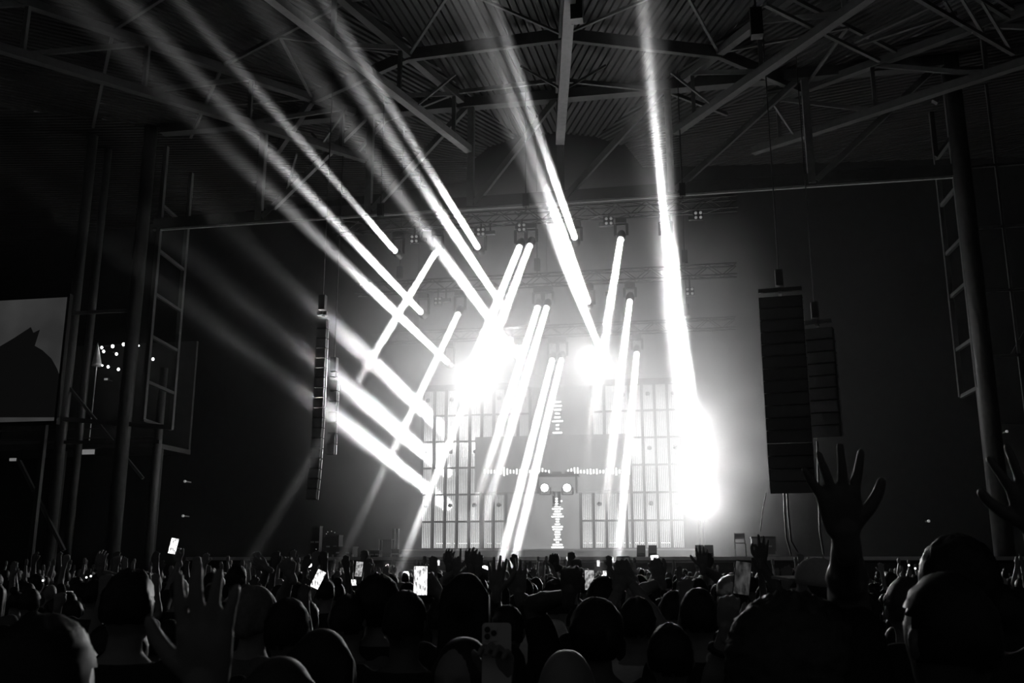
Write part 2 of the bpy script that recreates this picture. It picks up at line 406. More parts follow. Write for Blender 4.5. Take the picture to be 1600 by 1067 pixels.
part('header_beam', MB().box((WX0 + 2.2, YW, WZ1 + .1), (4.2, .3, .2)).box((WX1 - 1.6, YW, WZ1 + .1), (3.0, .3, .2)), M['frame'], led)
# centre panels of the set: plain sheets above and below the bridge
cx = lambda c: WX0 + c * cw
def plain(name, c0, c1, r0, r1, y, m):
    return part(name, MB().box(((cx(c0) + cx(c1)) / 2, y, WZ1 - (r0 + r1) / 2 * ch), ((c1 - c0) * cw, .08, (r1 - r0) * ch)), m, led)
plain('upper_screen', 9, 14, 0, 2, YW + .1, M['led_dim']); plain('lower_screen', 7, 13, 4, 6, YW + .1, M['led_dim'])
br = thing('performer_bridge', ((cx(5) + cx(17)) / 2, 36.9, WZ1 - 4 * ch), 'raised grey LED-faced bridge in the middle of the set', 'bridge')
part('screen_face', MB().box(((cx(5.0) + cx(16.8)) / 2, 36.75, WZ1 - 3.0 * ch), (11.8 * cw, .12, 2 * ch)), M['led_dim'], br)
part('deck', MB().box(((cx(5.0) + cx(16.8)) / 2, 37.35, WZ1 - 2.75 * ch), (11.8 * cw, 1.05, .1)), M['stage'], br)
for c in (5.2, 16.6): part('leg', MB().box((cx(c), 37.7, (WZ0 + WZ1 - 4 * ch) / 2), (.12, .12, WZ1 - 4 * ch - WZ0)), M['frame'], br)
# waveform bars of light on the screens
wfm = thing('waveform_display', (PY(871, 735, 36.6).x, 36.6, PY(871, 737, 36.6).z), 'cross of small white waveform bars shining on the grey bridge screens', 'light display')
bx = MB().box((0, 0, 0), (.05, .03, 1)); bme = fixn(bx.mesh('light_bar')); bme.materials.append(M['led_bar'])
rnd = random.Random(4)
for px in range(758, 988, 5):
    if 858 < px < 884: continue
    p = PY(px, 737, 36.66); o = link('light_bar', bme, wfm); o.location = p - wfm.location; o.location.y = .0
    o.scale = (1, 1, .09 + .25 * abs(math.sin(px * .11)) * rnd.random())
for py in list(range(628, 724, 6)) + list(range(779, 856, 4)):
    yy = YW + .03
    p = PY(871, py, yy); o = link('light_bar', bme, wfm); o.location = p - wfm.location; o.rotation_euler = (0, math.pi / 2, 0)
    o.scale = (1, 1, .1 + .42 * rnd.random())
# performer's table
tb = thing('performer_table', (PY(872, 743, 36.9).x, 36.9, WZ1 - 2.7 * ch), 'dark control table with mixers on the bridge in front of the performer', 'table')
tz = PY(872, 743, 36.6).z
part('table_top', MB().box((tb.location.x, 36.62, tz), (1.75, .6, .09)), M['black'], tb)
for s in (-.75, .75): part('leg', MB().box((tb.location.x + s, 36.6, tz - .35), (.06, .3, .66)), M['black'], tb)
for s in (-.5, 0, .5): part('mixer', MB().box((tb.location.x + s, 36.62, tz + .09), (.36, .36, .1)), M['black_metal'], tb)

# ================================================================ LIGHTING RIG
dU = -ray(1098, 950).normalized(); dD = -ray(1070, -255).normalized()
dSL = -ray(1380, 1326).normalized(); dSR = -ray(1190, 1330).normalized()
def beam_light(parent, p, d, watt, spread, size):
    l = bpy.data.lights.new('beam', 'AREA'); l.shape = 'DISK'; l.size = size; l.spread = math.radians(spread); l.energy = watt
    o = bpy.data.objects.new('beam', l); C.objects.link(o); o.parent = parent
    o.location = p - parent.location; o.rotation_euler = d.to_track_quat('-Z', 'Y').to_euler(); return o
def moving_light(p, d, label, group, watt, spread=1.3, size=.2, hang=True, lens='lamp', mz=.62):
    """p = lens centre. base + yoke + head + lens"""
    q = p - d * .3; s = 1 if hang else -1
    root = thing('moving_light', q + V((0, 0, s * mz)), label, 'stage light', group)
    side = d.cross(V((0, 0, 1))).normalized()
    part('base', MB().box(q + V((0, 0, s * (mz - .1))), (.36, .3, .18)), M['black_metal'], root)
    yk = MB()
    for t in (-1, 1): yk.bar(q + side * (.2 * t), q + side * (.2 * t) + V((0, 0, s * (mz - .2))), .05, .09)
    yk.bar(q - side * .22 + V((0, 0, s * (mz - .22))), q + side * .22 + V((0, 0, s * (mz - .22))), .09, .05)
    part('yoke', yk, M['black_metal'], root)
    part('head', MB().lathe(q - d * .22, p, [(0, .08), (.03, .13), (.2, max(.16, size * .45)), (.44, max(.15, size / 2)), (.5, size / 2 + .03), (.52, size / 2 + .03)], 14), M['black'], root, True)
    part('lens', MB().lathe(p - d * .02, p + d * .02, [(0, size / 2), (.012, size / 2), (.02, size / 2 * .7)], 14), M[lens], root)
    beam_light(root, p + d * .035, d, watt, spread, size)
    return root
rows = [('front', 31.0, [(618, 393), (747, 387), (898, 372), (1040, 362)], [(680, 395), (812, 385), (828, 383), (970, 373)]),
        ('middle', 33.5, [(658, 488), (786, 480), (919, 472), (1050, 466)], [(716, 490), (840, 480), (854, 480), (984, 470)]),
        ('back', 36.0, [(699, 566), (808, 556), (938, 548), (1064, 540)], [(752, 562), (863, 562), (877, 562), (995, 552)])]
ordU = ['leftmost', 'second from left', 'second from right', 'rightmost']
for nm, Y, us, ds in rows:
    zs = [PY(*p, Y).z for p in us + ds]; zt = sum(zs) / len(zs) + 1.0
    root = thing('lighting_truss', (-5.2, Y, zt), '%s flown truss of the three carrying beam lights over the stage' % nm, 'truss', 'flown lighting trusses')
    xa, xb = -12.2, 2.0
    for dy in (-.2, .2):
        for dz in (-.2, .2): part('chord', MB().tube((xa, Y + dy, zt + dz), (xb, Y + dy, zt + dz), .03, 6), M['truss'], root)
    lc = MB(); n = 28
    for i in range(n):
        a = xa + (xb - xa) * i / n; b = xa + (xb - xa) * (i + 1) / n
        for dy in (-.2, .2): lc.tube((a, Y + dy, zt - .2 if i % 2 else zt + .2), (b, Y + dy, zt + .2 if i % 2 else zt - .2), .016, 5)
        for dz in (-.2, .2): lc.tube((a, Y - .2 if i % 2 else Y + .2, zt + dz), (b, Y + .2 if i % 2 else Y - .2, zt + dz), .016, 5)
    part('lacing', lc, M['truss'], root)
    for x in (-10.5, -5.2, 0.2): part('chain', MB().tube((x, Y, zt + .2), (x, Y, ZR + .05), .02, 5), M['black_metal'], root); part('hoist', MB().box((x, Y, zt + .6), (.2, .2, .45)), M['black'], root)
    for i, p in enumerate(us):
        P = PY(*p, Y); moving_light(P, dU, '%s beam light aimed up over the crowd on the %s truss' % (ordU[i], nm), 'beam lights aimed over the crowd', BEAM_UP * (.55, .8, 1, 1)[i] if nm == 'front' else BEAM_UP * (1.6, 2.0, 2.0, 1.4)[i], 1.3, mz=max(.45, zt - .2 - P.z + dU.z * .3))
    for i, p in enumerate(ds):
        P = PY(*p, Y); moving_light(P, dD, '%s beam light aimed down at the stage front on the %s truss' % (('leftmost', 'left one of the middle pair', 'right one of the middle pair', 'rightmost')[i].replace('left one of the middle pair', 'inner left').replace('right one of the middle pair', 'inner right'), nm), 'beam lights aimed down', BEAM_DOWN * (.5, 1, 1, 1.1)[i], 1.05, mz=max(.45, zt - .2 - P.z + dD.z * .3))
    # idle four-cell blinders under each truss
    if nm != 'back':
        bl = [(647, 373), (751, 362), (815, 355), (951, 345), (1091, 336)] if nm == 'front' else [(1078, 455), (684, 470)]
        for j, p in enumerate(bl):
            P = PY(*p, Y - .25); r_ = thing('blinder', P, ('far left', 'left', 'centre', 'right', 'far right')[j] + ' idle four-lamp blinder under the %s truss' % nm, 'stage light', 'idle blinders')
            part('housing', MB().box(P + V((0, .08, 0)), (.3, .12, .3)), M['black_metal'], r_)
            for a in (-.08, .08):
                for b in (-.08, .08): part('lamp_cell', MB().lathe(P + V((a, .02, b)), P + V((a, -.02, b)), [(0, .05), (.03, .05), (.04, .03)], 10), M['lamp_dim'], r_)
            part('clamp', MB().bar(P + V((0, .06, .1)), P + V((0, .06, zt - P.z - .15)), .05, .05), M['black_metal'], r_)
        for j, p in enumerate([(645, 376), (752, 365), (930, 352), (1070, 342)] if nm == 'front' else [(683, 470), (940, 460)]):
            P = PY(p[0] + 14, p[1] - 1, Y - .1); r_ = thing('strobe_bar', P, ('far left', 'left', 'right', 'far right')[j] + ' small pale strobe box beside a blinder under the %s truss' % nm, 'stage light', 'idle strobe boxes')
            part('body', MB().box(P, (.34, .12, .13)), M['black_metal'], r_); part('face', MB().box(P - V((0, .065, 0)), (.3, .02, .1)), M['grey'], r_); part('clamp', MB().bar(P + V((0, 0, .06)), P + V((0, 0, zt - P.z - .1)), .05, .05), M['black_metal'], r_)

# lights standing behind the left edge of the set, aimed up and out
for i, p in enumerate([(700, 678), (700, 739), (700, 790)]):
    moving_light(PY(*p, 40.0), dSL, ('upper', 'middle', 'lower')[i] + ' side light behind the left edge of the LED wall', 'left side lights', BEAM_SIDE * (1, 1, 1.2)[i], 2.6, .55, hang=False)
for i, p in enumerate([(1080, 640), (1090, 715), (1099, 785)]):
    moving_light(PY(*p, 39.0), dSR, ('upper', 'middle', 'lower')[i] + ' side light blazing beside the right edge of the LED wall', 'right side lights', BEAM_SIDE * (.5, .6, .7)[i], 2.6, .45, hang=False)
# light stands for them
for x, y, Y, lab in ((700, 800, 40.25, 'tall pipe stand behind the left edge of the LED wall'), (1092, 800, 39.25, 'tall pipe stand beside the right edge of the LED wall')):
    P = PY(x, y, Y); r_ = thing('light_stand', (P.x, Y, ZD), lab, 'stand')
    part('pole', MB().tube((P.x, Y, ZD), (P.x, Y, 8.4), .05), M['black_metal'], r_); part('base_plate', MB().box((P.x, Y, ZD + .02), (.8, .8, .04)), M['black_metal'], r_)

# wide floods; several are added only to widen the haze glow
def flood(p, d, label, watt, size, spread, lens='lamp', grp='haze floods', sup=None):
    r_ = thing('flood_light', p, label, 'stage light', grp)
    side = d.cross(V((0, 0, 1))).normalized()
    part('housing', MB().lathe(p - d * .3, p, [(0, size * .35), (.08, size * .55), (.27, size * .6), (.3, size * .6)], 16), M['black'], r_, True)
    part('lens', MB().lathe(p - d * .01, p + d * .03, [(0, size * .5), (.02, size * .5), (.04, size * .35)], 16), M[lens], r_)
    yk = MB()
    for t in (-1, 1): yk.bar(p - d * .15 + side * (t * size * .68), p - d * .15 + side * (t * size * .68) - V((0, 0, size * .9)), .04, .06)
    yk.bar(p - d * .15 - side * size * .68 - V((0, 0, size * .9)), p - d * .15 + side * size * .68 - V((0, 0, size * .9)), .06, .04)
    part('yoke', yk, M['black_metal'], r_)
    if sup: q = p - d * .15 - V((0, 0, size * .9)); part('support_pipe', MB().path([q, V(sup)] if abs(sup[2] - q.z) < 9 else [q, V(sup)], .03), M['black_metal'], r_)
    if watt: beam_light(r_, p + d * .06, d, watt, spread, size)
    return r_
toC = lambda p: (CAM + V((-1, 0, 2)) - p).normalized()
for (x, y, Y, k, lab) in ((742, 590, 37.4, .35, 'round flood on top of the LED wall left of centre'), (803, 536, 36.6, .5, 'added round flood for haze glow over the LED wall between the middle beams'),
                          (932, 560, 36.8, .35, 'added round flood for haze glow over the LED wall right of centre'), (1098, 778, 37.2, .5, 'brightest flood low at the right edge of the LED wall'), (1094, 715, 37.3, .2, 'added glow flood at mid height beside the right edge of the LED wall'), (1086, 655, 37.4, .16, 'added upper glow flood beside the right edge of the LED wall')):  # hung floods and the weaker right-edge ones are added glow sources
    p = PY(x, y, Y); flood(p, (toC(p) - V((0, 0, .12))).normalized(), lab, FLOOD * k, .4, 110, sup=(p.x, p.y + .1, WZ1 + .18) if y == 590 else ((p.x, p.y + .1, ZD) if x > 1080 else (p.x, 36.2, 10.45)))
for i, (x, y) in enumerate([(740, 700), (985, 700)]):
    p = PY(x, y, 41.2); flood(p, V((0, -1, .1)).normalized(), ('left', 'right')[i] + ' added flood hidden behind the LED wall to light the haze', FLOOD * .5, .5, 150, grp='added floods behind the wall', sup=(p.x, p.y + .1, ZD))  # unseen floods added to brighten the haze behind the wall
for i, x in enumerate((851, 886)):
    p = PY(x, 762, 36.55); d = V((0, -1, -.15)).normalized(); flood(p, d, ('left' if i == 0 else 'right') + ' glowing lamp under the control table on the bridge', 0, .3, 90, 'lamp_soft', 'lamps under the control table')
# unseen long batten added behind the set to light the haze there
def batten(a, b, d, label, watt, wide, spread, hang):
    c = (a + b) / 2; L = (b - a).length; r_ = thing('haze_fill_batten', c, label, 'stage light', 'added haze battens')
    x = (b - a).normalized(); y = d.cross(x)
    Mx = Matrix((x, y, -d)).transposed()
    part('housing', MB().box(c - d * .1, (L, wide * 1.2, .16), Mx), M['black'], r_)
    n = 14
    for i in range(n): part('lens', MB().box(a.lerp(b, (i + .5) / n) - d * .015, (L / n * .86, wide * .8, .02), Mx), M['lamp_soft'], r_)
    for t in (.08, .36, .64, .92):
        q = a.lerp(b, t) - d * .15
        if hang: part('clamp', MB().bar(q, V((q.x, 36.0, q.z + .7)), .05, .05), M['black_metal'], r_)
        else: part('foot', MB().box((q.x, q.y, (ZD + .32 + q.z) / 2), (.2, .3, max(.04, q.z - ZD - .32))), M['black_metal'], r_)
    l = bpy.data.lights.new('wash', 'AREA'); l.shape = 'RECTANGLE'; l.size = L; l.size_y = wide; l.energy = watt; l.spread = math.radians(spread)
    o = bpy.data.objects.new('wash', l); C.objects.link(o); o.parent = r_; o.matrix_parent_inverse = Matrix()
    o.location = d * .05; o.rotation_euler = Mx.to_euler()
    return r_
batten(V((-10.4, 39.2, 2.6)), V((-.6, 39.2, 2.6)), V((0, .1, 1)).normalized(), 'added long batten hidden behind the LED wall to light the haze', WASH * .8, .25, 170, False)

# ================================================================ LOUDSPEAKERS
def line_array(top, n, w_, h, dep, yaw, label, bend, m, cable=True):
    """boxes hung in a J curve under a bumper frame"""
    root = thing('line_array', top, label, 'loudspeaker', 'flown line arrays')
    f = V((-math.sin(yaw), -math.cos(yaw), 0)); s = V((f.y, -f.x, 0))          # f points to the crowd
    bm_ = MB().bar(top + s * (w_ / 2) + V((0, 0, .18)), top - s * (w_ / 2) + V((0, 0, .18)), .1, .12).bar(top + f * .1 + V((0, 0, .18)), top - f * dep + V((0, 0, .18)), .1, .12)
    part('bumper_frame', bm_, M['black_metal'], root)
    part('hoist', MB().box(top + V((0, 0, .55)), (.22, .22, .5)), M['black'], root); part('chain', MB().tube(top + V((0, 0, .7)), V((top.x, top.y, ZR + .05)), .02, 5), M['black_metal'], root)
    p = V(top); tilt = 0.0
    for i in range(n):
        tilt = bend * max(0, (i - n * .45) / (n * .55)) ** 1.6
        ca, sa = math.cos(tilt), math.sin(tilt); fd = f * ca - V((0, 0, sa)); dn = -V((0, 0, ca)) - f * sa
        c = p + dn * (h / 2)
        mm = Matrix((s, fd, -dn)).transposed()
        part('cabinet', MB().box(c - fd * dep / 2, (w_, dep, h * .93), mm), M['black'], root)
        part('grille', MB().box(c + fd * .012, (w_ * .94, .02, h * .84), mm), m, root)
        for e_ in (-1, 1): part('rigging_pin', MB().box(c - fd * dep * .9 + s * (e_ * (w_ / 2 + .01)), (.03, .05, h * .9), mm), M['alu'], root)
        p = p + dn * h
    return root
tR = PY(1219, 462, 28.4); line_array(V((tR.x, 28.4, tR.z)), 16, 1.25, .366, .5, .1, 'wide black line array of loudspeakers hung right of the stage', .35, M['black_metal'])
tR2 = PY(1275, 512, 29.6); line_array(V((tR2.x, 29.6, tR2.z)), 9, .95, .375, .5, .25, 'shorter black line array hung behind the wide right array', .2, M['black_metal'])
tL = PY(503, 498, 29.0); line_array(V((tL.x, 29.0, tL.z)), 18, .34, .33, .16, .0, 'slim ladder-like line array hung left of the stage', -.22, M['grey'])
tL2 = PY(521, 594, 31.0); line_array(V((tL2.x, 31.0, tL2.z)), 7, .28, .37, .16, .0, 'shorter slim array hung behind the left line array', 0, M['grey'])
for i, (pts, lab) in enumerate([([(1225, 768), (1226, 800), (1229, 840), (1236, 866)], 'cable hanging from the wide right array to the stage'), ([(1230, 768), (1232, 805), (1236, 845), (1246, 862)], 'second cable hanging close beside it from the wide right array'),
                        ([(1277, 690), (1279, 760), (1281, 830), (1287, 866)], 'cable hanging from the shorter right array'), ([(1197, 770), (1192, 795), (1188, 830)], 'thin wire hanging at the left edge of the wide right array')]):
    P = [PY(x, y, 29.2) for x, y in pts]; r_ = thing('cable', P[-1], lab, 'cable'); part('cable_run', MB().path(P, .03 if i < 3 else .015), M['cable'], r_)

# ================================================================ STAGE GEAR
def gear_box(px, pyt, pyb, wpx, Y, label, cat='case', legs=False, mt='black'):
    a, b = PY(px, pyt, Y), PY(px, pyb, Y); wd = wpx / F * (a - CAM).length; z0 = max(ZD, min(a.z, b.z)); z1 = max(a.z, b.z)
    r_ = thing('equipment_case', (a.x, Y, ZD), label, cat)
    part('body', MB().box((a.x, Y, (z0 + z1) / 2), (wd, wd * .8, z1 - z0)), M[mt], r_)
    part('lid', MB().box((a.x, Y, z1 + .02), (wd * 1.05, wd * .85, .05)), M['black_metal'], r_)
    for s in (-1, 1): part('handle', MB().box((a.x + s * wd * .25, Y - wd * .41, (z0 + z1) / 2), (.12, .03, .05)), M['alu'], r_)
    for s in (-1, 1): part('corner', MB().box((a.x + s * wd * .5, Y - wd * .4, z0 + .05), (.06, .06, .1)), M['alu'], r_)
    if z0 > ZD + .05: part('stand', MB().box((a.x, Y, (ZD + z0) / 2), (.12, .12, z0 - ZD)), M['black_metal'], r_)
    return r_
def wedge(px, py, Y, label):
    a = PY(px, py, Y); r_ = thing('stage_monitor', (a.x, Y, ZD), label, 'loudspeaker', 'wedge monitors on the stage lip')
    mb = MB(); x = .13
    vs_ = [V((sx * x, yy, zz)) for sx in (-1, 1) for yy, zz in ((-.18, 0), (.2, 0), (.2, .3), (.02, .36), (-.18, .08))]
    mb.add([V((a.x, Y, ZD)) + v for v in vs_], [(0, 1, 2, 3, 4), (9, 8, 7, 6, 5), (0, 5, 6, 1), (1, 6, 7, 2), (2, 7, 8, 3), (3, 8, 9, 4), (4, 9, 5, 0)])
    part('cabinet', mb, M['black'], r_); part('grille', MB().bar(V((a.x, Y - .17, ZD + .11)), V((a.x, Y + .0, ZD + .35)), .22, .02), M['black_metal'], r_)
    part('foot', MB().box((a.x, Y + .05, ZD + .01), (.25, .3, .02)), M['black_metal'], r_)
wedge(1093, 862, 30.4, 'left one of two wedge monitors on the stage lip right of the set'); wedge(1108, 862, 30.4, 'right one of two wedge monitors on the stage lip right of the set')
wedge(1002, 864, 30.4, 'lone wedge monitor on the stage lip before the right half of the set')
wedge(1020, 866, 30.5, 'small wedge monitor close left of the bright phone at the stage lip')
gear_box(587, 862, 872, 15, 30.6, 'black case on the stage lip at the far left'); gear_box(619, 860, 872, 12, 31.4, 'black case next to the pale posts left of the set')
gear_box(540, 856, 872, 30, 33, 'long low case in the dark at stage left'); gear_box(495, 824, 870, 14, 31.5, 'tall rack standing at the left end of the stage'); gear_box(522, 838, 870, 22, 33, 'console case with small lights beside the tall rack')
gear_box(1192, 841, 866, 34, 32, 'pale table-height case right of the set', mt='grey')
for i, x in enumerate((616, 622)):
    a = PY(x, 826, 32); r_ = thing('pipe_post', (a.x, 32, ZD), ('left' if i == 0 else 'right') + ' one of two pale upright posts left of the LED wall', 'post')
    part('pipe', MB().tube((a.x, 32, ZD), (a.x, 32, a.z), .05), M['alu'], r_); part('base_plate', MB().box((a.x, 32, ZD + .02), (.28, .4, .04)), M['black_metal'], r_)
a = PY(604, 856, 31.6); r_ = thing('wire_cart', (a.x, 31.6, ZD), 'small wire-frame cart left of the pale posts', 'cart')
for dx in (-.22, .22):
    for dy in (-.15, .15): part('upright', MB().tube((a.x + dx, 31.6 + dy, ZD), (a.x + dx, 31.6 + dy, ZD + .6), .018, 6), M['alu'], r_)
for z in (.15, .58): part('shelf', MB().box((a.x, 31.6, ZD + z), (.46, .32, .03)), M['grey'], r_)
a = PY(1157, 858, 31.5); r_ = thing('folding_chair', (a.x, 31.5, ZD), 'pale metal chair frame at the right end of the stage', 'chair')
for dx in (-.16, .16): part('leg', MB().path([V((a.x + dx, 31.3, ZD)), V((a.x + dx, 31.7, ZD + .45)), V((a.x + dx * .9, 31.75, ZD + .75))], .018), M['steel'], r_); part('leg', MB().tube(V((a.x + dx, 31.72, ZD)), V((a.x + dx, 31.35, ZD + .42)), .018, 6), M['steel'], r_)
part('seat', MB().box((a.x, 31.5, ZD + .43), (.34, .34, .03)), M['grey'], r_); part('backrest', MB().box((a.x, 31.74, ZD + .65), (.3, .03, .18)), M['steel'], r_)
for i, (x, y) in enumerate([(512, 831), (518, 830), (523, 832), (510, 834), (494, 858)]):
    p = PY(x, y, 32.75 if i < 4 else 31.33); r_ = tag(link('indicator_lamp', fixn(MB().ell((0, 0, 0), (.02, .02, .02), 6, 4).mesh('indicator_lamp')), None, M['lamp_dim']), None, 'lamp', 'indicator lamps on the stage left racks'); r_.location = p
    tag(r_, ('leftmost', 'second', 'third', 'fourth', 'lowest')[[1, 2, 3, 0, 4][i]] + ' tiny pale indicator lamp on the cases at stage left', 'lamp')

# ================================================================ LEFT SIDE: video screen, stall with string lights
Ys = 30.6
c_ = [PY(107, 465, Ys), PY(-120, 452, Ys)]
zt_, zb_ = PY(107, 465, Ys).z, PY(97, 657, Ys).z; xr_, xl_ = PY(107, 465, Ys).x, PY(-140, 460, Ys).x
vs_ = thing('video_screen', ((xr_ + xl_) / 2, Ys, zb_), 'large grey video screen with a dark head on it at the left edge', 'screen')
part('panel', MB().box(((xr_ + xl_) / 2, Ys, (zt_ + zb_) / 2), (xr_ - xl_, .12, zt_ - zb_)), M['video'], vs_)
sil = [(-60, 560), (-30, 545), (0, 541), (22, 528), (48, 511), (52, 520), (62, 515), (54, 540), (66, 547), (80, 560), (89, 576), (95, 592), (94, 625), (92, 652), (-60, 652)]
P0 = [PY(x, y, Ys - .075) for x, y in sil]; P1 = [p + V((0, .012, 0)) for p in P0]; n = len(P0)
part('dark_picture', MB().add(P0 + P1, [tuple(range(n))[::-1], tuple(range(n, 2 * n))] + [(i, (i + 1) % n, n + (i + 1) % n, n + i) for i in range(n)]), M['video_dark'], vs_)
part('frame', MB().box(((xr_ + xl_) / 2, Ys + .02, zt_ + .07), (xr_ - xl_ + .2, .2, .12)).box((xr_ + .06, Ys + .02, (zt_ + zb_) / 2), (.1, .2, zt_ - zb_ + .2)).box(((xr_ + xl_) / 2, Ys + .02, zb_ - .07), (xr_ - xl_ + .2, .2, .12)), M['black_metal'], vs_)
for x in (xl_ + 1, xr_ - .6): part('support', MB().box((x, Ys + .3, zb_ / 2), (.16, .16, zb_)), M['black_metal'], vs_)
# raised terrace bar behind the tower
Yb = 36.3; za = PY(60, 690, Yb).z
bar = thing('terrace_bar', (PY(80, 700, Yb).x, Yb, 0), 'dark raised terrace with a lit strip at the far left', 'building')
xA, xB = PY(-60, 700, Yb).x, PY(250, 700, Yb).x
part('floor_slab', MB().box(((xA + xB) / 2, Yb + 1, za - .3), (xB - xA, 3, .2)), M['concrete'], bar)
for x in (xA + .5, (xA + xB) / 2, xB - .2): part('pillar', MB().box((x, Yb + .3, za / 2 - .2), (.25, .25, za - .4)), M['concrete'], bar)
part('back_wall', MB().box(((xA + xB) / 2, Yb + 2.4, za + 2.2), (xB - xA, .15, 5)), M['concrete'], bar)
part('railing', MB().bar((xA, Yb, za + .5), (xB, Yb, za + .5), .05, .05).bar((xA, Yb, za + .1), (xB, Yb, za + .1), .05, .05), M['steel_mid'], bar)
cp = [(159, 543), (176, 541), (193, 538), (162, 549), (182, 553), (217, 540), (239, 561), (150, 570), (160, 571), (169, 573), (185, 577)]
cords = []
bs = fixn(MB().ell((0, 0, 0), (.055, .055, .07), 8, 6).mesh('string_bulb')); bs.materials.append(M['bulb'])
sl = thing('string_lights', PY(190, 555, Yb + .6), 'small round bulbs strung in loops at the terrace behind the left tower', 'string lights')
for i, (x, y) in enumerate(cp):
    o = link('bulb', bs, sl); o.location = PY(x, y, Yb + .6) - sl.location; o.scale = [(1, 1.2, 1.1, 1, 1, .55, 1, 1.3, .6, 1, 1)[i]] * 3
for seq_ in ((0, 1, 2, 5, 6), (3, 4), (7, 8, 9, 10)):
    part('cord', MB().path([PY(cp[i][0], cp[i][1] - 1.5, Yb + .6) for i in seq_], .012, 5), M['cable'], sl)
pb = PY(152, 560, Yb + .5); um = thing('closed_parasol', (pb.x, pb.y, za - .2), 'pale closed parasol beside the string lights', 'parasol')
ztip = PY(146, 536, Yb + .5).z; zl = PY(155, 572, Yb + .5).z
part('canopy', MB().lathe((pb.x, pb.y, zl), (pb.x - .05, pb.y, ztip), [(0, .22), (.15, .2), ((ztip - zl) * .6, .1), (ztip - zl, .02)], 10), M['cloth3' if 0 else 'white'], um, True); part('pole', MB().tube((pb.x, pb.y, za - .2), (pb.x, pb.y, zl + .1), .03), M['alu'], um)
for i, (x, y, wx, hy, lab) in enumerate([(20, 718, .3, .12, 'small pale lit sign on the terrace at the far left edge'), (138, 706, .55, .2, 'wide pale lit sign under the terrace behind the left tower'), (490 * .3375, 718 * .3375 + 350, .14, .08, 'little lit label below the string lights')]):
    p = PY(x, y, Yb - .3); r_ = thing('lit_sign', p, lab, 'sign'); part('face', MB().box(p, (wx, .04, hy)), M['lamp_dim'], r_); part('backing', MB().box(p + V((0, .05, 0)), (wx + .06, .05, hy + .06)), M['black_metal'], r_); part('bracket', MB().box(p + V((0, .25, .0)), (.05, .4, .05)), M['black_metal'], r_)
for i, (x, y, Y, lab) in enumerate([(1545, 686, YP + 2, 'tiny bright lamp between the posts of the right tower'), (1451, 814, 33, 'tiny pale lamp low in the dark right of the stage'), (1573, 674, YP + 1.4, 'faint tiny lamp right of the right tower'), (289, 752, 30.5, 'small pale marker plate left of the stage'), (286, 806, 30.5, 'lower small pale marker left of the stage')]):
    p = PY(x, y, Y); r_ = thing('wall_lamp', p, lab, 'lamp'); part('bulb', MB().ell(p, (.05, .05, .05), 8, 6), M['lamp_soft'] if i == 0 else M['lamp_dim'], r_); part('bracket', MB().bar(p + V((0, .04, 0)), p + V((0, .4, 0)), .04, .04), M['black_metal'], r_)

# ================================================================ PEOPLE
TS = bpy.data.scenes.new('workbench')                 # scratch scene for remeshing
def tdg():
    with bpy.context.temp_override(scene=TS, view_layer=TS.view_layers[0]): d = bpy.context.evaluated_depsgraph_get()
    d.update(); return d
def remesh(mb, voxel, dec=1.0, smooth=3, name='body'):
    me = fixn(mb.mesh(name)); o = bpy.data.objects.new(name, me); TS.collection.objects.link(o)
    r = o.modifiers.new('r', 'REMESH'); r.mode = 'VOXEL'; r.voxel_size = voxel
    if smooth: k = o.modifiers.new('s', 'SMOOTH'); k.factor = .5; k.iterations = smooth
    if dec < 1: d = o.modifiers.new('d', 'DECIMATE'); d.ratio = dec
    dg = tdg()
    res = bpy.data.meshes.new_from_object(o.evaluated_get(dg), depsgraph=dg); res.name = name
    bpy.data.objects.remove(o); bpy.data.meshes.remove(me)
    return res
def join(a, b):
    """append mesh b to mesh a (both become one surface object)"""
    bm = bmesh.new(); bm.from_mesh(a); bm.from_mesh(b); bm.to_mesh(a); bm.free(); bpy.data.meshes.remove(b); return a
RT = [(.84, .15, .105, 0), (.92, .168, .118, 0), (1.02, .15, .108, .0), (1.12, .145, .104, .005), (1.24, .16, .112, .01), (1.35, .175, .112, .0), (1.42, .17, .095, -.01), (1.47, .105, .075, -.015), (1.5, .062, .06, -.012)]
def torso(mb, s, inf=0.0, z0=0, z1=9, n=16, tilt=0):
    rs = []
    for z, rx, ry, cy_ in RT:
        if z < z0 or z > z1: continue
        rs.append([V((math.cos(q) * (rx + inf) * (1 if abs(math.cos(q)) < .8 else .97), math.sin(q) * (ry + inf) + cy_, z)) * s for q in [2 * math.pi * i / n for i in range(n)]])
    return mb.rings(rs)
CURL = dict(open=((6, 8, 6), 1.0), relaxed=((22, 26, 18), .6), fist=((82, 95, 70), .1), hold=((38, 52, 34), .4), claw=((28, 40, 30), 1.0), wide=((4, 6, 4), 2.0))
